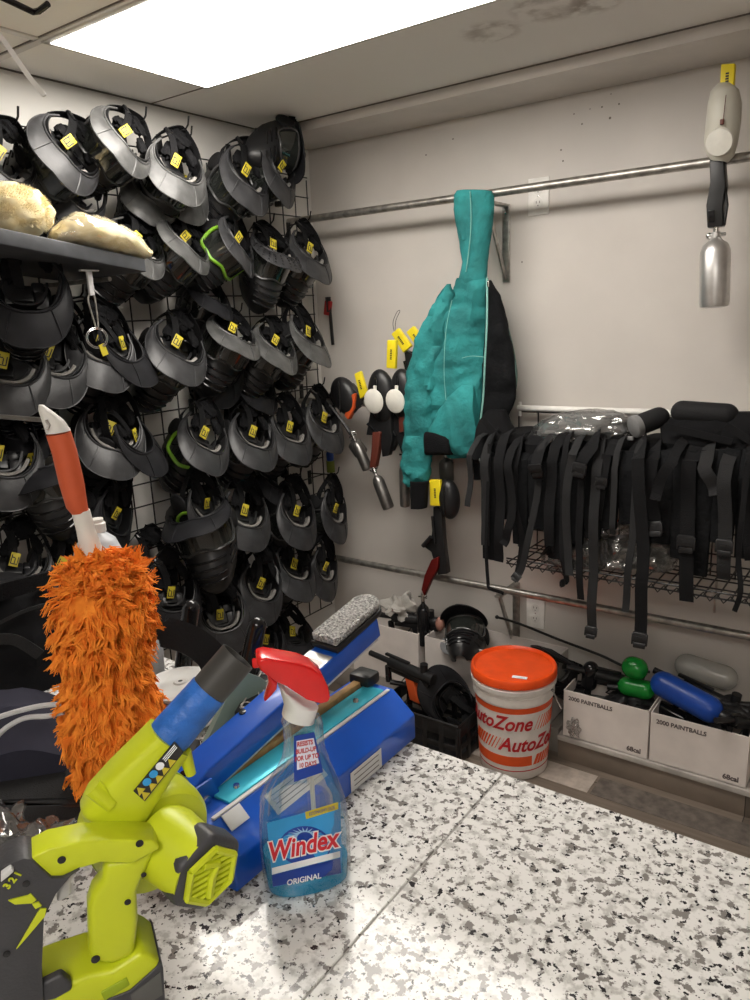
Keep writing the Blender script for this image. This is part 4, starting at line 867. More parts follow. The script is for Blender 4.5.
def crate():
    x0, x1, y0, y1, h = .60, .955, -.60, -.31, .15; a = onz(478, 700, .15); 
    x0, x1, y0, y1 = .60, .945, -.50, -.285
    t = thing('plastic_crate', 'black plastic crate with slotted sides on the floor left of the bucket', 'crate', ((x0 + x1) / 2, (y0 + y1) / 2, 0)); m = MB().m(M['black']); m.box(((x0 + x1) / 2, (y0 + y1) / 2, .006), (x1 - x0, y1 - y0, .008))
    for z, hh in ((.02, .03), (.065, .02), (.13, .05)):
        for yy in (y0, y1): m.box(((x0 + x1) / 2, yy, z), (x1 - x0, .006, hh), None, .001)
        for xx in (x0, x1): m.box((xx, (y0 + y1) / 2, z), (.006, y1 - y0, hh), None, .001)
    n = 5
    for i in range(n + 1):
        for yy in (y0, y1): m.box((x0 + (x1 - x0) * i / n, yy, .075), (.022, .008, .15), None, .002)
    for i in range(4):
        for xx in (x0, x1): m.box((xx, y0 + (y1 - y0) * i / 3, .075), (.008, .022, .15), None, .002)
    m.build('crate_body', None, t)
    r = MB().m(M['black']); r.tube([(x0, y0, .155), (x1, y0, .155), (x1, y1, .155), (x0, y1, .155), (x0, y0, .155)], .006, 8); r.build('rim', None, t)
crate()
def floor_mask(kind, label, pos, eul, s):
    t = thing('paintball_mask', label, 'mask', pos, 'masks lying in the crate and boxes'); t.rotation_euler = eul; t.scale = (s,) * 3
    for me, nm, lb in get_kind(kind):
        if nm in ('name_tag', 'foam'): continue
        o = bpy.data.objects.new(nm, me); COL.objects.link(o); o.parent = t
floor_mask('dark', 'black mask lying in the crate with its visor standing up beside the bucket', (.855, -.385, .175), (R_(70), R_(-30), R_(70)), .92)
floor_mask('dark', 'round black mask lying on the box behind the crate', (.775, -.125, .375), (R_(60), R_(10), R_(200)), .88)
floor_mask('dark', 'black mask in the shadow between the bucket and the right hand boxes', (1.17, -.13, .33), (R_(40), R_(0), R_(160)), .8)
def lyinggun(label, p, yaw, s=1.0, gm=None, tilt=0):
    t = thing('paintball_gun', label, 'paintball gun', p, 'paintball guns lying in the boxes and crate'); q = Matrix.Rotation(R_(yaw), 3, 'Z') @ Matrix.Rotation(R_(tilt), 3, 'Y'); p = V(p)
    W = lambda x, y, z: p + q @ V((x * s, y * s, z * s))
    b = MB().m(M['black']); b.tube([W(-.14, 0, 0), W(-.05, 0, 0)], .010 * s, 12); b.tube([W(-.05, 0, 0), W(.13, 0, 0)], .019 * s, 14); b.box(W(.04, 0, -.018), (.16 * s, .028 * s, .02 * s), q, .003); b.tube([W(.09, 0, .014), W(.09, 0, .042)], .013 * s, 12); b.box(W(-.02, 0, .022), (.10 * s, .012 * s, .008 * s), q, .002); b.build('body', None, t)
    g = MB().m(gm or M['black']); g.prism([W(.02, .013, -.02), W(.055, .013, -.02), W(.085, .013, -.10), W(.045, .013, -.10)], q @ V((0, -.026 * s, 0)), .003); g.build('grip', None, t)
    g = MB().m(M['black']); g.tube([W(.02, 0, -.028), W(.0, 0, -.055), W(.03, 0, -.062), W(.05, 0, -.055)], .003 * s, 6); g.build('trigger_guard', None, t)
    g = MB().m(M['blackg']); g.tube([W(-.06, 0, -.02), W(-.055, 0, -.075)], .011 * s, 10); g.build('fore_grip', None, t)
lyinggun('paintball gun with orange grip sticking up out of the black crate', (.66, -.42, .285), -6, 1.15, M['orangeg'], 4)
lyinggun('black paintball gun lying on the box nearest the corner', (.52, -.17, .36), 10, 1.2)
lyinggun('black paintball gun lying across the box right of the bucket', (1.36, -.14, .30), 24, 1.1, None, 12)
lyinggun('black paintball gun behind the blue tank in the right hand box', (1.66, -.13, .32), -12, 1.2, None, 8)
lyinggun('black paintball gun poking out at the right end of the right hand box', (1.80, -.19, .29), 60, .9, None, 15)
lyinggun('black paintball gun lying in the bottom of the crate', (.72, -.35, .18), 30, 1.0, None, 10)
def blob(name, label, cat, c, rad, m, rough, seed, rot=None):
    b = MB().m(m); b.ell(c, rad, rot, 36, 22, rough, seed); return tag(b.build(name), label, cat)
blob('cloth_bundle', 'grey and white crumpled cloth lying on the gun in the corner box', 'cloth', ony(402, 608, -.15), (.075, .05, .05), M['cloth'], 1.0, 4)
def cyl(name, label, cat, a, b, r, m, cap=None, capm=None):
    t = thing(name, label, cat, (V(a) + V(b)) / 2); k = MB().m(m); k.capsule(a, b, r, 24); k.build('cylinder_body', None, t)
    if cap: d = (V(b) - V(a)).normalized(); k = MB().m(capm or M['black']); k.lathe([(r * .4, -.01), (r * .5, .0), (r * .5, .018), (r * .3, .03), (0, .03)], V(b) + d * .0, d, 16); k.build('valve', None, t)
Q = Pl((1.5, -.16, .3), n=(0, -1, 0)).at
cyl('air_tank', 'blue air tank lying across the tops of the right hand boxes', 'tank', Q(652, 678, .02), Q(722, 716, .06), .043, M['bluet'], True)
cyl('pod_tube', 'green translucent pod tube behind the blue tank', 'pod tube', Q(622, 664), Q(648, 672), .038, M['greenp'])
cyl('pod_tube', 'second darker green pod tube below the blue tank end', 'pod tube', Q(618, 684), Q(655, 692), .033, M['greenp'])
cyl('plastic_tube', 'milky translucent tube leaning on the wall behind the blue tank', 'tube', Pl((1.5, -.05, .3), n=(0, -1, 0)).at(675, 662), Pl((1.5, -.05, .3), n=(0, -1, 0)).at(738, 682), .042, M['frost'])
cyl('pod_tube', 'black pod tube standing in the box right of the bucket', 'pod tube', Q(588, 690), Q(592, 662), .028, M['blackg'])
cyl('pod_tube', 'short black pod tube standing on the box left of the bucket lid', 'pod tube', Q(478, 650), Q(477, 630), .026, M['black'], True)
cyl('pod_tube', 'grey pod tube lying in the box right of the bucket', 'pod tube', Q(574, 700), Q(612, 706), .03, M['smoke'])
cyl('air_tank', 'black air tank in the left end of the right hand box', 'tank', Q(655, 704), Q(690, 722), .024, M['blackg'], True)
k = MB().m(mat('grey round lid', (.16, .16, .165), .4)); k.lathe([(0, 0), (.045, 0), (.047, .004), (.04, .008), (0, .009)], ony(452, 645, -.22), V((.1, -.5, .8)), 28); tag(k.build('round_plate'), 'grey round lid lying before the round black mask', 'lid')
k = MB().m(mat('skin pink rubber', (.35, .17, .13), .5)); k.ell(ony(440, 624, -.2), (.018, .02, .03), None, 14, 10); tag(k.build('rubber_ball'), 'small pinkish rubber ball beside the low hanging black tank', 'ball')
k = MB().m(M['wire']); k.tube(smooth_pts([ony(497, 617, -.1), ony(520, 624, -.12), ony(560, 640, -.14), ony(600, 655, -.15), ony(628, 668, -.16), ony(650, 672, -.15)], 5), .005, 8); k.ell(ony(497, 617, -.1), (.008,) * 3, n=8, k=6); tag(k.build('black_rod'), 'thin black rod running from behind the bucket down to the green tube', 'rod')
for i, (u, v, rr, sd, lb_) in enumerate(((566, 684, .05, 3, 'black gear heap showing between bucket and the printed boxes'), (632, 690, .05, 5, 'black gear heap in the box under the green tubes'), (700, 705, .06, 7, 'black gear heap in the box under the blue tank'), (738, 706, .055, 9, 'black gear heap at the right end of the right hand box'), (395, 648, .06, 12, 'black gear heap in the corner box under the gun'), (460, 664, .055, 14, 'black gear heap in the box behind the crate'))):
    p = ony(u, v, -.15); b = MB().m(M['black'])
    for j in range(4): b.ell(p + V((random.uniform(-.06, .06), random.uniform(-.03, .03), -.02 + random.uniform(-.02, .015))), (rr * random.uniform(.7, 1.1), rr * .8, rr * random.uniform(.4, .6)), Matrix.Rotation(random.uniform(-.6, .6), 3, 'Y'), 18, 12, .5, sd + j)
    b.tube([p + V((-.08, -.02, .0)), p + V((.08, .02, .012))], .011, 10); tag(b.build('gear_heap'), lb_, 'gear', kind='stuff')
k = MB().m(M['bagc']); k.ell(ony(574, 728, -.275), (.022, .012, .03), None, 20, 14, 1.0, 6); tag(k.build('plastic_scrap'), 'crumpled clear plastic scrap at the foot of the printed box', 'plastic')

# ================================================================ impulse sealer
def sealer():
    ya, yb = -2.075, -1.680; t = thing('impulse_sealer', 'blue metal bag sealer with raised arm lying on the counter behind the spray bottle', 'sealer', (1.48, -1.87, CTZ))
    S = [(1.545, CTZ + .002), (1.415, CTZ + .002), (1.415, CTZ + .066), (1.430, CTZ + .078), (1.505, CTZ + .078), (1.545, CTZ + .044)]
    b = MB().m(M['blue']); b.prism([V((x, ya, z)) for x, z in S], (0, yb - ya, 0), .003); b.build('body', None, t)
    w_ = MB().m(M['wood']); w_.box((1.452, (ya + yb) / 2 + .01, CTZ + .083), (.014, yb - ya - .05, .011), None, .002); w_.build('wood_strip', None, t)
    d = V((1.545 - 1.488, 0, -.042)).normalized(); nn = V((.042, 0, .057)).normalized()
    w_ = MB().m(M['tealm']); w_.box((1.480, (ya + yb) / 2 + .012, CTZ + .0800), (.036, yb - ya - .06, .004), None, .001)
    w_.m(M['chrome']); [w_.lathe([(.005, 0), (.004, .003), (0, .0035)], (1.482, yy, CTZ + .082), (0, 0, 1), 12) for yy in (ya + .07, yb - .07)]; w_.build('heating_strip', None, t)
    w_ = MB().m(M['lgt']); w_.box((1.502, (ya + yb) / 2, CTZ + .0795), (.006, yb - ya - .02, .003), None, .001); w_.box((1.515, ya + .035, CTZ + .072), (.022, .03, .002), Matrix.Rotation(.7, 3, 'Y'), .0005); w_.build('clear_guard', None, t)
    e = MB().m(M['black']); e.box((1.455, yb - .010, CTZ + .089), (.04, .034, .020), None, .005); e.build('end_block', None, t)
    st = MB().m(M['sticker']); c = V((1.5465, -1.815, CTZ + .021)); st.box(c, (.0008, .075, .030)); st.m(M['ink']); st.box(c + V((.0006, 0, .009)), (.0004, .06, .0012)); st.box(c + V((.0006, 0, .0)), (.0004, .06, .0012)); st.box(c + V((.0006, 0, -.008)), (.0004, .06, .0012))
    nn = V((.034, 0, .040)).normalized(); d = V((.040, 0, -.034)).normalized(); q = Matrix.Rotation(math.atan2(.034, .040), 3, 'Y'); c2 = V((1.525, -1.94, CTZ + .061)) + nn * .0012; st.build('info_sticker', None, t); st = MB(); st.m(M['sticker']); st.box(c2, (.03, .10, .0006), q); st.m(M['ink']); [st.box(c2 + nn * .0005 + d * x, (.001, .085, .0004), q) for x in (-.009, -.003, .003, .009)]; st.build('info_sticker', None, t)
    # raised arm
    h0 = V((1.440, ya + .03, CTZ + .082)); h1 = V((1.450, yb + .015, CTZ + .160)); ax = (h1 - h0).normalized(); sd = ax.cross(V((0, 0, 1))).normalized(); up = sd.cross(ax).normalized(); L = (h1 - h0).length; q = Matrix((ax, sd * -1, up)).transposed(); c = (h0 + h1) / 2 + up * .014
    a = MB().m(M['blue']); a.prism([h0 - ax * .03 - up * .012 + sd * .024, h0 - ax * .03 + up * .016 + sd * .024, h0 + ax * .02 + up * .030 + sd * .024, h1 + up * .030 + sd * .024, h1 - up * .004 + sd * .024, h0 + ax * .02 - up * .006 + sd * .024], -sd * .048, .003)
    aa = a.build('arm', None, t)
    k = MB().m(M['lgt']); k.box((h0 + h1) / 2 - up * .0085 + ax * .012, (L - .03, .040, .005), q, .001); k.build('arm_pad', None, aa)
    k = MB().m(M['frost']); k.box(h1 - ax * .155 + up * .0307, (.08, .045, .001), q); k.m(M['sticker']); k.box(h1 - ax * .155 + up * .0312, (.05, .035, .0006), q); k.build('shiny_tape', None, aa)
    k = MB().m(M['blackg']); [k.lathe([(.005, 0), (.005, .002), (0, .0022)], h0 + ax * x + sd * y + up * .030, up, 12) for x, y in ((.12, -.016), (.0, .0))]; k.build('screw', None, aa)
    for s_ in (-1, 1):
        k = MB().m(M['blue']); k.prism([h0 + sd * s_ * .028 + V((0, -.04, -.02)), h0 + sd * s_ * .028 + V((0, .03, -.02)), h0 + sd * s_ * .028 + V((0, .012, .024)), h0 + sd * s_ * .028 + V((0, -.02, .024))], sd * s_ * .003, 0); k.m(M['chrome']).lathe([(.007, 0), (.006, .003), (0, .004)], h0 + sd * s_ * .031, sd * s_, 14); k.build('hinge_plate', None, t)
    # scouring pad on the arm
    p = thing('scouring_block', 'silver glittery scouring block with black edge lying on the sealer arm tip', 'scrubber', h1 - ax * .04 + up * .032)
    c = h1 - ax * .040 + up * .041
    def rr(w2, l2, r): # rounded far end
        P = [c + sd * -w2 - ax * l2, c + sd * w2 - ax * l2]
        for i in range(9): an = math.pi * i / 8; P.append(c + ax * (l2 - r + r * math.sin(an)) + sd * w2 * math.cos(an))
        return P
    k = MB().m(M['black']); k.prism([x - up * .010 for x in rr(.026, .066, .023)], up * .010, .002); k.build('block_base', None, p)
    k = MB().m(M['sponge']); k.prism([x for x in rr(.0245, .064, .022)], up * .016, .005); lab(k.build('scouring_face', None, p), 'silver glittery pad')
sealer()

# ================================================================ window cleaner bottle
def bottle():
    base = onz(303, 893, CTZ); P = Pl(base + V((-.02, .012, 0)), 6); A = P.at; n = P.n
    t = thing('spray_bottle', 'clear trigger spray bottle of blue window cleaner with red head on the counter', 'spray bottle', base)
    def rw(L): return [(A(l, v), A(r, v)) for v, l, r in L]
    prof_ = [(711, 291, 313), (716, 284, 321), (722, 281, 323), (730, 283, 323), (745, 284, 325), (760, 282, 330), (775, 274, 337), (788, 265, 342), (800, 260, 346), (825, 259, 349), (850, 260, 350), (868, 262, 350), (882, 264, 346), (889, 267, 341)]
    D = [.012, .016, .018, .018, .019, .021, .025, .028, .030, .031, .031, .031, .030, .027]
    b = MB().m(M['clear']); b.loft(rw(prof_), D, n, sub=4, n=40, sq=.85); o = b.build('bottle_body', None, t); o.modifiers.new('edge', 'SMOOTH').iterations = 1
    q = MB().m(M['liquid']); q.loft(rw([(851, 263, 347), (858, 263, 347), (868, 265, 347), (882, 267, 343), (888, 269, 339)]), [.028, .0285, .0285, .0275, .025], n, sub=4, n=40, sq=.85); q.build('liquid', None, t)
    s = MB().m(M['labw']); s.tube([A(309, 735), A(313, 800), A(318, 868)], .0028, 8); s.mats = [M['milky']]; s.build('dip_tube', None, t)
    # labels follow the bottle front
    def surf(u, v, off):
        for i in range(len(prof_) - 1):
            if prof_[i][0] <= v <= prof_[i + 1][0] or i == len(prof_) - 2:
                f = (v - prof_[i][0]) / (prof_[i + 1][0] - prof_[i][0]); l = prof_[i][1] * (1 - f) + prof_[i + 1][1] * f; r = prof_[i][2] * (1 - f) + prof_[i + 1][2] * f; dd = D[i] * (1 - f) + D[i + 1] * f; break
        c = (l + r) / 2; x = max(-.98, min(.98, (u - c) / ((r - l) / 2))); k = (1 - abs(x) ** (2 / .85)) ** (.85 / 2); return A(u, v, dd * k * .985 + off)
    def patch(mb, quad, m_, off, nu=14, nv=8):
        """quad: tl, tr, br, bl in px"""
        mb.m(m_); rows = []
        for j in range(nv + 1):
            f = j / nv; a = (quad[0][0] * (1 - f) + quad[3][0] * f, quad[0][1] * (1 - f) + quad[3][1] * f); b_ = (quad[1][0] * (1 - f) + quad[2][0] * f, quad[1][1] * (1 - f) + quad[2][1] * f)
            rows.append([surf(a[0] + (b_[0] - a[0]) * i / nu, a[1] + (b_[1] - a[1]) * i / nu, off) for i in range(nu + 1)])
        mb.grid_surf(rows, .0004)
    k = MB(); patch(k, [(267, 823), (340, 803), (342, 872), (273, 895 - 8)], M['lab'], .0012); 
    k.m(M['labd']); E = [surf(305 + 26 * math.cos(a), 846 + 20 * math.sin(a), .0018) for a in [2 * math.pi * i / 28 for i in range(28)]]; k.add([surf(305, 846, .0020)] + E, [[0, 1 + i, 1 + (i + 1) % 28] for i in range(28)], True)
    k.m(mat('label burst blue', (.30, .50, .75), .4))
    for i in range(14):
        a = math.pi + math.pi * (i + .5) / 14; p0 = (305 + 8 * math.cos(a), 838 + 6 * math.sin(a)); k.add([surf(p0[0] - 1.2 * math.sin(a), p0[1] + 1.2 * math.cos(a), .0024), surf(p0[0] + 1.2 * math.sin(a), p0[1] - 1.2 * math.cos(a), .0024), surf(305 + 24 * math.cos(a), 846 + 19 * math.sin(a), .0022)], [[0, 1, 2]], False)
    patch(k, [(272, 875), (340, 858), (341, 873), (273, 886.5)], M['labd'], .0018, 14, 3)
    patch(k, [(305, 812), (338, 802), (338, 809), (306, 819)], M['tag'], .0022, 8, 3)
    patch(k, [(272, 868), (340, 851), (340, 857), (272, 874.5)], M['labw'], .0018, 14, 2)
    k.build('front_label', None, t)
    def tx(mb, word, size, u0, v0, slope, off, m_, sx=.8, shear=0, bold=0, align='CENTER'):
        mb.m(m_); kx = (A(u0 + 1, v0) - A(u0, v0)).length
        mb.text(word, size, (0, 0, 0), (1, 0, 0), (0, 0, 1), .0002, shear=shear, bold=bold, sx=sx, align=align, warp=lambda x, y, z: surf(u0 + x / kx, v0 - y / kx - slope * x / kx, off + z))
    k = MB(); tx(k, 'Windex', .033, 303, 846, .22, .0034, M['labw'], .80, .08, .0026); tx(k, 'Windex', .033, 303, 846, .22, .0044, mat('label brand red', (.62, .015, .03), .35), .80, .08, .0009); k.build('brand_lettering', None, t)
    k = MB(); tx(k, 'ORIGINAL', .0098, 304, 879.5, .22, .0030, M['labw'], .95, 0, .0002); k.build('variety_lettering', None, t); k = MB(); tx(k, 'UNBEATABLE STREAK-FREE SHINE', .0052, 305, 869, .22, .0032, M['labd'], .82); k.build('small_lettering', None, t); k = MB(); tx(k, 'ECONOMY SIZE', .0056, 322, 811, .28, .0034, M['labd'], .80); k.build('size_lettering', None, t)
    # neck tag
    k = MB(); g = [(294, 736), (314, 732), (323, 772), (294, 782)]
    patch(k, g, M['labd'], .003, 8, 6); patch(k, [(296.5, 741), (313.5, 738), (319, 763), (297, 770)], mat('neck label glow', (.75, .78, .90), .4), .0036, 8, 6)
    for i, wd in enumerate(('RESISTS', 'BUILD-UP', 'FOR UP TO', '10 DAYS')): tx(k, wd, .0076, 305 + i * .9, 743.5 + i * 7, .18, .0042, M['labr'], .74, 0, .0003)
    k.build('neck_label', None, t)
    # sprayer
    px_ = lambda L: [(230 + x / 3.571, 640 + y / 3.571) for x, y in L]
    s_ = MB().m(M['neck']); s_.loft([(A(277, 682), A(286, 690)), (A(280, 690), A(306, 702)), (A(283, 700), A(318, 706)), (A(284, 706), A(316, 711)), (A(282, 715), A(314, 720))], [.010, .015, .018, .0185, .019], n, sub=5, n=32, sq=.9); s_.build('spray_neck', None, t)
    h = MB().m(M['redp']); h.prism(P.pts(px_([(97, 88), (105, 72), (130, 66), (190, 75), (250, 86), (295, 103), (332, 132), (352, 170), (359, 205), (352, 224), (325, 230), (275, 216), (235, 190), (200, 167), (160, 150), (110, 112)]), .017), -n * .034, .008, True); h.build('spray_head', None, t)
    g = MB().m(M['redp']); g.prism(P.pts(px_([(135, 125), (172, 150), (168, 178), (150, 200), (122, 228), (132, 190), (140, 160)]), .008), -n * .016, .003, True); g.build('trigger', None, t)
    z = MB().m(M['redp']); z.box(A(258.5, 662.5), (.004, .014, .012), Matrix.Rotation(math.atan2(n.y, n.x), 3, 'Z'), .002); z.build('nozzle', None, t)
bottle()

# ================================================================ cordless blower
def blower():
    base = onz(120, 1012, CTZ); P = Pl(base, 0); A = P.at; n = P.n; r = P.r
    t = thing('leaf_blower', 'lime green cordless blower with blue taped nozzle standing in the left foreground', 'blower', base)
    K = (A(101, 850) - A(100, 850)).length; q1 = lambda L, off=0: P.pts([(x / 2.679, 700 + y / 2.679) for x, y in L], off)
    dn = (n + r * .38 - V((0, 0, .12))).normalized()
    # fan housing
    c = A(147, 832, -.03); h = MB().m(M['bl']); R = 63 * K
    h.lathe([(.0, -.045), (R * .80, -.045), (R * .96, -.036), (R, -.022), (R, .016), (R * .97, .026), (R * .90, .032), (R * .55, .036), (0, .036)], c - n * .01, dn, 64); h.build('fan_housing', None, t)
    fl = MB().m(M['bl2']); fl.lathe([(R * 1.0, -.006), (R * 1.015, -.005), (R * 1.015, -.001), (R * 1.0, .0)], c - n * .01, dn, 64); fl.build('housing_seam', None, t)
    # outlet duct
    d = MB().m(M['bl']); d.loft([(A(151, 726, -.01), A(187, 748, -.01)), (A(138, 739, -.01), A(176, 764, -.01)), (A(110, 766, -.01), A(160, 790, -.01)), (A(88, 790, -.01), A(146, 812, -.01)), (A(80, 806, -.01), A(132, 826, -.01)), (A(84, 822, -.015), A(120, 836, -.015))], [.024, .024, .024, .024, .020, .008], n, n=36, sub=5, sq=.62); d.build('outlet_duct', None, t)
    tb = MB().m(M['bl']); tb.tube([A(92, 787, .006), A(112, 805, .010)], [.0085, .007], 12); tb.build('side_rib', None, t)
    tb = MB().m(M['bl']); tb.tube([A(184, 752, .0), A(191, 774, -.0)], [.007, .005], 12); tb.build('side_rib', None, t)
    # nozzle tube, tape
    a = A(166, 740, -.01); e1 = A(209, 690, -.01); e2 = A(236.5, 655.5, -.01); ax = (e1 - a).normalized()
    tp = MB().m(M['tape']); rr = 22 * K; L = (e1 - a).length; tp.lathe([(rr * 1.02, -.004), (rr * 1.05, .01), (rr * 1.02, L * .4), (rr * .98, L * .8), (rr * .97, L)], a, ax, 40); tp.m(M['bl2']); tp.build('blue_tape', None, t); 
    tu = MB().m(M['tube']); L2 = (e2 - e1).length; tu.lathe([(rr * .90, -.02), (rr * .93, L2 * .3), (rr * .93, L2), (rr * .84, L2), (rr * .82, L2 - .05)], e1, ax, 40); tu.build('nozzle_tube', None, t)
    # motor housing and grille
    gc = A(213, 878, .052); mc = A(165, 842, .0); md = (gc - mc).normalized(); md = (md + n * .25).normalized()
    mh = MB().m(M['bl']); mh.lathe([(38 * K, -.01), (40 * K, .004), (38 * K, .02), (36 * K, (gc - mc).length * .75)], mc, (gc - mc), 36, xref=V((0, 0, 1))); 
    mh.build('motor_housing', None, t)
    up = (V((0, 0, 1)) - dn * dn.z).normalized(); sd = dn.cross(up) * -1; sd = up.cross(dn)
    def hexa(s_, rot=0, off=0): return [gc + dn * off + (sd * math.cos(math.radians(60 * i + rot)) + up * math.sin(math.radians(60 * i + rot)) * 1.02) * s_ for i in range(6)]
    k = MB().m(M['tool']); k.prism([p for p in hexa(44 * K, 18, -.006)], -dn * .030, .006)
    k.build('intake_cowl', None, t)
    k = MB().m(M['bl']); H1 = hexa(33 * K, 18, -.003); H2 = hexa(28 * K, 18, -.003)
    for i in range(6): k.tube([H1[i].lerp(H2[i], .5), H1[(i + 1) % 6].lerp(H2[(i + 1) % 6], .5)], .0035, 6)
    # slats clipped to the hexagon
    hx = hexa(29 * K, 18, -.004)
    s2 = dn.cross(ROT @ V((-.15, 1, 0))).normalized() * -1; u2 = dn.cross(s2).normalized()
    for j in range(-3, 4):
        yy = j * 7.0 * K; xs_ = []
        for i in range(6):
            p, q_ = hx[i] - gc, hx[(i + 1) % 6] - gc; y0, y1 = p.dot(u2), q_.dot(u2)
            if (y0 - yy) * (y1 - yy) < 0: f = (yy - y0) / (y1 - y0); xs_.append(p.dot(s2) * (1 - f) + q_.dot(s2) * f)
        if len(xs_) == 2: k.tube([gc + u2 * yy + s2 * xs_[0] - dn * .004, gc + u2 * yy + s2 * xs_[1] - dn * .004], .0026, 6)
    k.m(M['tool']).prism([p for p in hexa(30 * K, 18, -.0085)], -dn * .0012); k.m(M['bl'])
    k.tube([gc + up * 20 * K - sd * 10 * K - dn * .002, gc + up * 14 * K + sd * 6 * K - dn * .001, gc - sd * 0 * K - dn * .001 + up * 2 * K, gc - up * 22 * K - sd * 4 * K - dn * .002], .0042, 7); k.build('intake_grille', None, t)
    # handle
    def slab_(name, L, m_, off, th, bev=.006): b = MB().m(m_); b.prism(q1(L, off), -n * th, bev, False); return b.build(name, None, t)
    slab_('handle', [(82, 425), (130, 400), (220, 380), (330, 374), (408, 376), (428, 392), (425, 402), (350, 440), (270, 436), (215, 452), (165, 474), (138, 478), (112, 462)], M['bl'], .042, .030, .007)
    slab_('post', [(280, 440), (350, 430), (424, 392), (404, 440), (380, 490), (368, 520), (372, 600), (362, 690), (300, 715), (240, 705), (236, 560), (248, 522), (274, 490)], M['bl'], .036, .024, .007)
    slab_('base_shell', [(105, 790), (160, 768), (240, 740), (300, 730), (380, 676), (410, 690), (430, 706), (432, 720), (330, 806), (250, 838), (105, 838)], M['bl'], .040, .060, .006)
    slab_('battery_foot', [(190, 830), (280, 808), (350, 780), (432, 706), (438, 720), (445, 838), (180, 838)], M['tool'], .042, .062, .005)
    slab_('base_inset', [(108, 765), (165, 736), (190, 756), (195, 778), (150, 804), (108, 814)], M['tool'], .043, .01, .003)
    o = slab_('control_head', [(-30, 490), (-10, 462), (20, 440), (62, 426), (82, 428), (138, 478), (172, 478), (215, 455), (190, 472), (150, 520), (118, 585), (112, 720), (118, 838), (-30, 838)], M['tool'], .046, .034, .007)
    k = MB().m(M['lgt']); k.prism(q1([(158, 500), (185, 470), (205, 462), (190, 490), (192, 520), (175, 535), (152, 545)], .03), -n * .018, .003); k.build('trigger', None, t)
    k = MB().m(M['bl'])
    for L in ([(22, 538), (75, 525), (82, 520), (98, 536), (85, 545), (40, 548)], [(86, 548), (104, 542), (112, 552), (95, 560)], [(44, 668), (98, 575), (108, 560), (124, 560), (120, 580), (56, 655)]): k.prism(q1(L, .0475), -n * .002, 0)
    k.build('lime_accents', None, o)
    k = MB().m(M['bl'])
    for ch, (x, y) in zip('321', ((20, 498), (34, 482), (49, 466))): p = q1([(x, y)], .0468)[0]; k.text(ch, .0085, p, (r * .72 + V((0, 0, .70))), (V((0, 0, .72)) - r * .7), .0003, bold=.0003)
    k.build('dial_numbers', None, o)
    k = MB().m(M['lgt']); k.prism(q1([(2, 470), (28, 452), (38, 460), (20, 476), (2, 490)], .052), -n * .008, .001); k.build('speed_dial', None, o)
    k = MB().m(M['blackg'])
    for (x, y, rr_, off) in ((165, 428, .0035, .0425), (374, 384, .0035, .0425), (342, 541, .003, .0365), (256, 694, .004, .0365), (385, 468, .0025, .0365), (18, 680, .003, .0465), (70, 492, .003, .0465)): k.lathe([(rr_, 0), (rr_, .0006), (0, .0008)], q1([(x, y)], off)[0], n, 14)
    k.build('screws', None, t)
    # warning sticker on the duct
    k = MB(); st = q1([(358, 245), (468, 112), (492, 140), (388, 272)], .0165); k.m(M['tagink']).prism(st, -n * .0015)
    c0, c1, c2, c3 = st
    def sp_(f, g): return c0.lerp(c1, f).lerp(c3.lerp(c2, f), g) + n * .0006
    k.m(M['tag'])
    for f in (.08, .26, .42, .58, .74): c_ = sp_(f, .72); e_ = (c1 - c0).normalized(); g_ = (c3 - c0).normalized(); k.prism([c_ - e_ * .0042 + g_ * .003, c_ + e_ * .0042 + g_ * .003, c_ - g_ * .0045], -n * .0006)
    c_ = sp_(.08, .28); k.prism([c_ - e_ * .0042 + g_ * .003, c_ + e_ * .0042 + g_ * .003, c_ - g_ * .0045], -n * .0006)
    k.m(M['lab']); [k.lathe([(.004, 0), (0, .0003)], sp_(f, .27), n, 14) for f in (.25, .41)]; k.m(M['labw']).lathe([(.004, 0), (0, .0003)], sp_(.57, .27), n, 14)
    for g in (.12, .24, .36): k.box((sp_(.68, g) + sp_(.97, g)) / 2, ((sp_(.97, g) - sp_(.68, g)).length, .0008, .0004), Matrix((e_, g_, e_.cross(g_))).transposed())
    k.build('warning_sticker', None, t)
    # sticker on battery and raised lettering bar
    k = MB().m(M['smoke']); k.prism(q1([(350, 790), (430, 730), (436, 790), (360, 838)], .0425), -n * .001); k.build('battery_sticker', None, t)
    k = MB().m(M['bl2']); k.prism(q1([(270, 785), (340, 745), (348, 765), (280, 808)], .0415), -n * .002, .001); k.build('raised_badge', None, t)
blower()

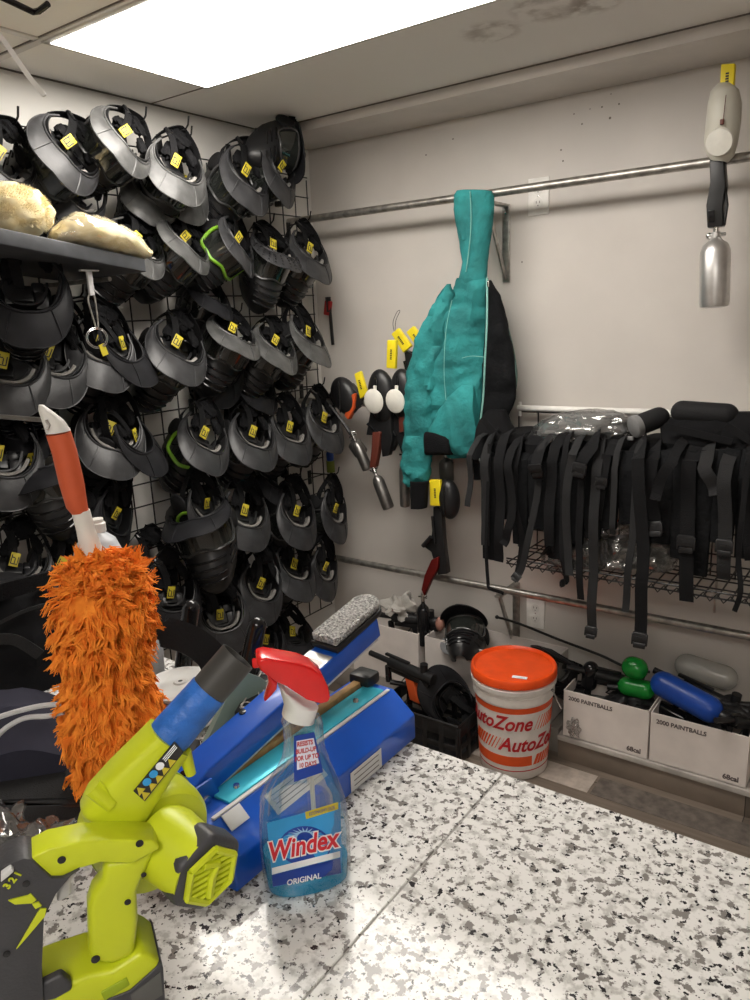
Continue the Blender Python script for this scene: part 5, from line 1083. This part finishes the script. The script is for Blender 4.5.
# ================================================================ orange duster hanging on its rod
def duster():
    p0 = dep(42, 420, .95); P = Pl(p0, 0); A = P.at; n = P.n
    t = thing('microfibre_duster', 'fluffy orange duster with white and orange handle hung from the metal rod', 'duster', p0)
    h = MB().m(M['white']); h.loft([(A(38.5, 405), A(44, 405)), (A(38, 410), A(54, 412)), (A(42, 422), A(64, 420)), (A(46, 434), A(71, 430))], [.006, .010, .012, .013], n, sub=5); h.build('handle_end', None, t)
    h = MB().m(M['orange']); h.loft([(A(46, 436), A(71, 431)), (A(52, 455), A(77, 450)), (A(59, 485), A(84, 480)), (A(66, 508), A(88, 507)), (A(71, 514), A(89, 510))], [.0135, .0145, .015, .0135, .012], n, sub=5); lab(h.build('grip', None, t), 'orange rubber grip')
    h = MB().m(M['white']); h.loft([(A(71, 512), A(90, 509)), (A(76, 530), A(95, 528)), (A(81, 558), A(105, 554)), (A(82, 575), A(107, 572))], [.012, .012, .0125, .012], n, sub=4); h.build('handle_neck', None, t)
    h = MB().m(M['chrome']); h.tube([A(46, 420, .012), A(49, 425, .012), A(47, 430, .012)], .002, 6); h.build('hanging_loop', None, t)
    # fluff: core plus many chunky yarn ends
    prof_ = [(553, 98, 12), (565, 100, 34), (580, 104, 46), (600, 104, 52), (620, 104, 53), (636, 104, 49), (652, 103, 41), (664, 104, 38), (678, 107, 45), (695, 110, 52), (712, 112, 54), (728, 112, 48), (745, 113, 37), (760, 110, 32), (780, 100, 26), (796, 90, 16), (804, 86, 6)]
    K = (A(101, 650) - A(100, 650)).length
    core = MB().m(M['fur']); core.loft([(A(c - w_ * .82, v), A(c + w_ * .82, v)) for v, c, w_ in prof_], [w_ * .78 * K for v, c, w_ in prof_], n, sub=3, n=30, wr=.006, wf=30); core.build('core', None, t)
    f = MB().m(M['fur']); rnd = random.Random(3)
    r = P.r
    for i in range(1150):
        j = rnd.random() * (len(prof_) - 1.001); a = int(j); g = j - a; v0 = prof_[a][0] * (1 - g) + prof_[a + 1][0] * g; c0 = prof_[a][1] * (1 - g) + prof_[a + 1][1] * g; w0 = (prof_[a][2] * (1 - g) + prof_[a + 1][2] * g)
        if w0 < 12 and rnd.random() < .4: continue
        an = rnd.uniform(-.55 * math.pi, .55 * math.pi) if rnd.random() < .85 else rnd.uniform(-math.pi, math.pi)
        o = r * math.sin(an) + n * math.cos(an); base_ = A(c0, v0) + o * (w0 * K * .74); LL = rnd.uniform(.018, .036) * (1 if w0 > 20 else .8)
        cd_ = o * rnd.uniform(.35, 1.0) + V((0, 0, -1)) * rnd.uniform(.4, 1.7) + V((rnd.gauss(0, .45), rnd.gauss(0, .45), rnd.gauss(0, .3)))
        if v0 < 590: cd_ = o * .8 + V((rnd.gauss(0, .6), rnd.gauss(0, .6), rnd.uniform(-.2, .9)))
        cd_.normalize(); sw = cd_.orthogonal().normalized(); sw = Matrix.Rotation(rnd.uniform(0, 6.28), 3, cd_) @ sw; tip = base_ + cd_ * LL + sw * LL * rnd.uniform(-.35, .35) + V((0, 0, -.2 * LL)); mid = base_.lerp(tip, .5) + sw * LL * rnd.uniform(-.28, .28) + o * LL * .15
        for q0 in range(11):
            jit = lambda e: V((rnd.gauss(0, e), rnd.gauss(0, e), rnd.gauss(0, e)))
            P0 = base_ + jit(.0032); P1 = mid + jit(.0026); P2 = tip + jit(.0022) + cd_ * rnd.uniform(-.005, .004); s1 = (P2 - P0).orthogonal().normalized(); s2 = (P2 - P0).normalized().cross(s1); rw = rnd.uniform(.0009, .0016); vs = []
            for q_, ww in ((P0, rw * .8), (P0.lerp(P1, .6) + (P1 - P0.lerp(P2, .5)) * .2, rw), (P1, rw), (P2, rw * .4)):
                for k in range(3): a_ = 2 * math.pi * k / 3; vs.append(q_ + s1 * math.cos(a_) * ww + s2 * math.sin(a_) * ww)
            f.add(vs, [[l_ * 3 + k, l_ * 3 + (k + 1) % 3, l_ * 3 + 3 + (k + 1) % 3, l_ * 3 + 3 + k] for l_ in range(3) for k in range(3)] + [[9, 10, 11]], False)
    o = f.build('fluff', None, t); o['kind'] = 'stuff'
    rd = MB().m(M['alud']); a = A(50, 420.5, 0); d = V((-1, 0, 0)); rd.tube([a + V((.0, 0, 0)), V((.0, a.y, a.z))], .0032, 10); rd.ell(a, (.0036,) * 3, n=10, k=6)
    tag(rd.build('metal_rod'), 'thin dark metal rod from the left wall carrying the orange duster', 'rod')
duster()

# ================================================================ shelf board upper left with wool pads
def shelf():
    a = onx(145, 258.5, .44); b = onx(-45, 218, .53); a2 = onx(142, 272, .44); dz = a.z - a2.z
    i = V((.03, a.y + .02, a.z + .0)); j = V((.03, b.y + .05, b.z))
    t = thing('wall_shelf', 'charcoal board shelf with thick front edge at the upper left', 'shelf', (a + b) / 2)
    m = MB().m(M['shelf']); e = V((0, 0, -max(.03, dz))); 
    m.prism([b, a, i, j], e, .003); m.build('board', None, t)
    br = MB().m(M['lgt']); p = onx(90, 281, .42); top = onx(90, 270, .42); br.box((p.x, p.y, p.z - .005), (.008, .014, .06), None, .001); br.box((p.x, p.y, p.z + .025), (.012, .05, .004), None, .001); br.build('clip_bracket', None, t)
    w_ = MB().m(M['steel']); w_.tube([(i.x, i.y - .1, i.z - .05), (i.x + .36, i.y - .1, i.z - .05)], .006, 8); w_.build('support_arm', None, t)
    k = thing('key_ring', 'steel ring with key hanging from the shelf bracket over the masks', 'key ring', p); m = MB().m(M['chrome']); c = onx(97, 338, .42); n = (CAM - c).normalized(); s1 = n.orthogonal(); s1 = V((0, 0, 1)) - n * n.z; s1.normalize(); s2 = n.cross(s1)
    for rr_, dd in ((.026, 0), (.0225, .002)): m.tube([c + n * dd + (s1 * math.cos(a_) + s2 * math.sin(a_)) * rr_ for a_ in [2 * math.pi * x / 28 for x in range(29)]], .0014, 6)
    m.build('ring', None, k); m = MB().m(M['steel']); q = V((p.x, p.y, p.z - .03)); m.tube(smooth_pts([q + V((0, -.006, .0)), q + V((0, -.012, -.02)), c + s1 * .03, c + s1 * .024, c + s1 * .03 + V((0, .008, 0)), q + V((0, .008, -.02)), q + V((0, .006, 0))]), .0022, 6); m.build('snap_hook', None, k)
    m = MB().m(M['tag']); m.box(c + s1 * -.03 + s2 * -.012, (.002, .018, .03), Matrix.Rotation(.3, 3, 'X')); m.build('key_tag', None, k)
    # wool pad and bag of pads resting on the board
    up = ((a - b).cross(i - a)).normalized(); up = up if up.z > 0 else -up
    def on(f, g): return a.lerp(b, f).lerp(i.lerp(j, f), g)
    c = on(.66, .20) + up * .056; w_ = MB().m(M['wool']); w_.ell(c, (.085, .085, .060), None, 36, 20, .25, 3); rn = random.Random(9)
    for q in range(5200):
        z = rn.uniform(-.6, 1); an = rn.uniform(0, 2 * math.pi); rr_ = math.sqrt(max(0, 1 - z * z)); o = V((rr_ * math.cos(an), rr_ * math.sin(an), z)); p_ = c + V((o.x * .084, o.y * .084, o.z * .059)); dr = (o + V((rn.gauss(0, .5), rn.gauss(0, .5), rn.gauss(0, .5)))).normalized(); L = rn.uniform(.006, .013); s1_ = dr.orthogonal().normalized() * .0009; s2_ = dr.cross(s1_).normalized() * .0009
        w_.add([p_ + s1_, p_ - s1_ * .5 + s2_, p_ - s1_ * .5 - s2_, p_ + dr * L], [[0, 1, 3], [1, 2, 3], [2, 0, 3]], False)
    tag(w_.build('wool_pad'), 'fluffy cream wool polishing pad on the shelf at the left picture edge', 'polishing pad')
    bg = thing('plastic_bag', 'clear plastic bag of yellow foam pads lying on the shelf end', 'bag', on(.3, .25)); A0, A1 = on(.50, .10), on(-.02, .08); ax = (A1 - A0); sdv = V((-ax.y, ax.x, 0)).normalized()
    secs = [(0, .012, .02), (.10, .028, .05), (.25, .040, .07), (.45, .040, .075), (.65, .036, .07), (.85, .028, .06), (1, .012, .045)]
    for nm, mm, sc2, seed in (('contents', M['wool'], .88, 4), ('film', M['bagc'], 1.05, 7)):
        m = MB().m(mm); m.loft([(A0 + ax * f - sdv * wd * sc2 + up * (h_ + .0), A0 + ax * f + sdv * wd * sc2 + up * h_) for f, h_, wd in secs], [h_ * sc2 * .98 for f, h_, wd in secs], up, n=36, wr=.006 if nm == 'contents' else .007, wf=35 if nm == 'contents' else 45, seed=seed, sub=7); m.build(nm, None, bg)
    return
shelf()
place_mask(30, 312, 'dark', -4, 66, -25, 1.0, 'large dark visor mask hanging under the charcoal shelf', x=.38, hook=False, group='rental masks hanging on the wire grid')
k = MB().m(M['white']); k.ribbon(smooth_pts([dep(-4, 30, .9), dep(14, 55, .9), dep(30, 78, .9), dep(45, 96, .9)], 4), [.006] * 12 + [.004], ROT @ V((0, 0, 1)), .0015)
tag(k.build('plastic_strip'), 'thin white plastic strip end hanging in from the upper left', 'strip')
k = MB().m(M['blackg']); k.tube([onz(-10, -8, 2.19), onz(12, 2, 2.18), onz(33, 12, 2.175), onz(39, 11, 2.175), onz(48, 4, 2.18)], .006, 10); tag(k.build('ceiling_hook'), 'bent black metal hook end at the upper left picture corner', 'hook')

# ================================================================ things on the counter behind duster and blower
def on_counter(u, v): return onz(u, v, CTZ)
# black bag
bp = Pl(V((.80, -1.84, CTZ)), 0); A = bp.at; n = bp.n
t = thing('black_bag', 'black nylon bag standing on the counter at the left picture edge behind the duster', 'bag', A(20, 690))
m = MB().m(M['bagfab']); m.loft([(A(-50, 578), A(42, 578)), (A(-60, 590), A(52, 586)), (A(-65, 620), A(64, 620)), (A(-65, 660), A(72, 665)), (A(-60, 690), A(74, 692)), (A(-60, 698), A(66, 702))], [.03, .06, .09, .10, .09, .06], n, wr=.03, wf=8, seed=2, sub=8); m.build('bag_body', None, t)
m = MB().m(M['blackc']); m.ribbon(smooth_pts([A(-20, 598, .08), A(15, 588, .09), A(45, 580, .06), A(50, 577, .03)], 5), .03, n, .008); m.build('padded_strap', None, t)
m = MB().m(M['web2']); m.ribbon(smooth_pts([A(-10, 628, .115), A(22, 612, .115), A(48, 604, .10)], 5), .006, n, .003); m.ribbon(smooth_pts([A(-10, 640, .12), A(15, 640, .12), A(40, 655, .12)], 5), .02, n, .003); m.build('webbing', None, t)
# dark tray with cables and slate cloth
m = MB().m(M['darkblue']); m.loft([(on_counter(-60, 760) + V((0, 0, .08)), on_counter(70, 745) + V((0, 0, .08))), (on_counter(-60, 790) + V((0, 0, .085)), on_counter(74, 770) + V((0, 0, .085))), (on_counter(-60, 812) + V((0, 0, .05)), on_counter(74, 790) + V((0, 0, .05)))], .03, (0, 0, 1), wr=.01, wf=12); tag(m.build('folded_cloth'), 'slate grey folded cloth under the white cables at the left edge', 'cloth')
for i, (pp, lb_) in enumerate((([(-10, 720), (15, 712), (40, 706), (62, 704)], 'upper white cable curving in from the left edge'), ([(-8, 742), (6, 728), (25, 718), (48, 716), (64, 712)], 'lower white cable curving in from the left edge'))):
    m = MB().m(M['cable']); m.tube(smooth_pts([dep(u, v, 1.02) for u, v in pp], 5), .0036, 8); tag(m.build('white_cable'), lb_, 'cable', 'white cables at the left edge')
def cbox(name, label, cat, u, v, yaw, d, m_, bev=.004):
    c = on_counter(u, v); b = MB().m(m_); b.box(c + V((0, 0, d[2] / 2)), d, Matrix.Rotation(R_(yaw), 3, 'Z'), bev); b.m(M['web2']); b.box(c + V((0, 0, d[2] + .001)), (d[0] * .8, d[1] * .8, .003), Matrix.Rotation(R_(yaw), 3, 'Z'), .001)
    return tag(b.build(name), label, cat)
cbox('black_case', 'flat black case on the counter between the blower head and the duster tail', 'case', 75, 790, 35, (.34, .16, .030), M['black'])
cbox('black_case', 'black case at the left picture edge under the folded cloth', 'case', 10, 850, 30, (.22, .12, .03), M['black'])
cbox('grey_bar', 'dark olive grey bar leaning over the black case below the duster tail', 'bar', 50, 760, 62, (.24, .02, .06), mat('olive grey plastic', (.045, .045, .035), .5))
m = MB().m(M['bagc']); m.ell(on_counter(12, 870) + V((0, 0, .05)), (.04, .03, .035), None, 28, 16, .7, 2); tag(m.build('crumpled_wrap'), 'crumpled clear wrap on the black case at the left edge above the blower head', 'plastic')
m = MB().m(M['bagc']); m.ell(on_counter(52, 872) + V((0, 0, .04)), (.035, .03, .025), None, 28, 16, .7, 5); tag(m.build('crumpled_wrap'), 'small crumpled clear wrap beside the blower handle top', 'plastic')
# white jug behind the duster
jp = Pl(on_counter(128, 700), 0); A = jp.at; n = jp.n
t = thing('white_jug', 'white plastic jug standing hidden behind the orange duster with its cap showing', 'jug', on_counter(128, 700))
m = MB().m(M['milky']); m.mats = [mat('white jug plastic', (.55, .57, .60), .35)]; m.loft([(A(94, 530), A(102, 530)), (A(84, 536), A(116, 538)), (A(74, 548), A(124, 552)), (A(72, 575), A(130, 575)), (A(78, 640), A(158, 630)), (A(82, 650), A(163, 642)), (A(90, 700), A(167, 700))], [.012, .025, .04, .05, .05, .05, .05], n, sub=5, sq=.8); m.build('jug_body', None, t)
m = MB().m(M['white']); m.lathe([(.014, 0), (.014, .014), (.011, .016), (.011, .022), (0, .023)], A(98, 531), (0, 0, 1), 20); m.build('cap', None, t)
# two black handles, black band, white discs, grey green panel
for i, (u0, v0, u1, v1, lb_) in enumerate(((182, 655, 192, 600, 'left of two black round ended rods standing behind the blower nozzle'), (240, 680, 259, 617, 'right of two black round ended rods, nearer the red sprayer head'))):
    a = on_counter(u0 - 2, v0 + 40); q = Pl(a, 0); m = MB().m(M['blackg']); e = q.at(u1, v1, -.0); m.capsule(a + V((0, 0, .006)), e, .0155, 20); tag(m.build('round_ended_rod'), lb_, 'rod', 'pair of black handles behind the blower nozzle')
q = Pl(on_counter(175, 720), 0); A = q.at
m = MB().m(M['blackm']); m.ribbon(smooth_pts([A(148, 628), A(165, 632), A(190, 640), A(210, 655), A(218, 672)], 6), [.030] * 6 + [.05] * 19, q.n + V((0, 0, .6)), .006); tag(m.build('black_band'), 'wide matt black band arching over the white discs behind the nozzle', 'band')
t = thing('disc_stack', 'stack of white round discs behind the blue taped nozzle', 'discs', on_counter(183, 706))
for i in range(5):
    m = MB().m(M['disc']); c = on_counter(185, 722) + V((0, 0, .010 + i * .014)); m.lathe([(0, 0), (.058, 0), (.062, .003), (.062, .007), (.056, .010), (.048, .0085), (.012, .0085), (.010, .011), (0, .011)], c, (0, 0, 1), 40)
    if i == 4: m.m(M['tagink']).lathe([(.004, .0112), (0, .0125)], c, (0, 0, 1), 10)
    m.build('disc', None, t)
g0 = on_counter(196, 795); q = Pl(V((1.30, -1.94, 1)), 30); A = q.at
t = thing('printed_panel', 'grey green printed panel with olive edge and black letters leaning behind the nozzle', 'panel', A(215, 780))
m = MB().m(M['pad']); m.prism(q.pts([(186, 786), (240, 670), (262, 678), (276, 690), (272, 708), (240, 748), (205, 785)]), -q.n * .010, .001); m.build('panel_face', None, t)
m = MB().m(M['olive']); m.prism(q.pts([(272, 704), (276, 696), (282, 700), (262, 728), (232, 764), (206, 790), (204, 784), (240, 746)], .001), -q.n * .012, .001); m.build('olive_edge', None, t)
m = MB().m(M['tagink'])
for L in ([(196, 768), (200, 765), (207, 786), (202, 792)], [(204, 762), (209, 759), (212, 778), (209, 784)], [(212, 757), (217, 754), (219, 770), (215, 776)], [(219, 752), (226, 748), (222, 764), (220, 768)]): m.prism(q.pts(L, .0012), -q.n * .001)
m.build('black_letters', None, t)
# patterned case and black bits behind the sealer
c = onz(340, 700, CTZ + .03); c = V((1.335, -1.77, CTZ))
t = thing('patterned_box', 'small black box with ornate white pattern lying behind the sealer', 'box', c); rt = Matrix.Rotation(R_(28), 3, 'Z')
for i in range(3): m = MB().m(M['black']); m.box(c + V((0, 0, .012 + i * .024)), (.10, .15, .022), rt, .003); m.build('case_layer', None, t)
m = MB().m(M['cloth']); z = c + V((0, 0, .0735))
for rr_ in (.022, .030): m.tube([z + rt @ V((math.cos(a_) * rr_ * 1.0, math.sin(a_) * rr_ * 1.3, 0)) for a_ in [math.pi * 2 * x / 24 for x in range(25)]], .0012, 5)
m.tube([z + rt @ V(p_) for p_ in ((-.042, -.066, 0), (.042, -.066, 0), (.042, .066, 0), (-.042, .066, 0), (-.042, -.066, 0))], .0015, 5); m.box(z, (.012, .012, .001), rt)
for s1 in (-1, 1):
    for s2 in (-1, 1): m.tube([z + rt @ V((s1 * (.036 - .008 * math.cos(a_)), s2 * (.056 - .008 * math.sin(a_)), 0)) for a_ in [math.pi * 2 * x / 12 for x in range(13)]], .001, 5)
m.build('ornate_pattern', None, t)
t = MB().m(M['black']); rn = random.Random(4)
for i in range(9):
    p_ = V((rn.uniform(1.20, 1.37), rn.uniform(-1.80, -1.71), CTZ + rn.uniform(.015, .04))); t.tube(smooth_pts([p_, p_ + V((rn.uniform(-.05, .05), rn.uniform(-.04, .04), .02)), p_ + V((rn.uniform(-.09, .07), rn.uniform(-.05, .05), -.0))], 4), rn.uniform(.006, .012), 8)
tag(t.build('black_straps'), 'tangle of black straps on the counter behind the sealer arm', 'straps', kind='stuff')
m = MB().m(M['sticker']); m.box((1.375, -1.90, CTZ + .03), (.035, .14, .05), Matrix.Rotation(.1, 3, 'Z'), .002); m.m(M['ink']); [m.box((1.375, -1.90 + y, CTZ + .0555), (.028, .003, .0006), Matrix.Rotation(.1, 3, 'Z')) for y in (-.05, -.03, -.01, .01, .03, .05)]; tag(m.build('paper_packet'), 'white printed paper packet wedged between the sealer body and arm', 'packet')
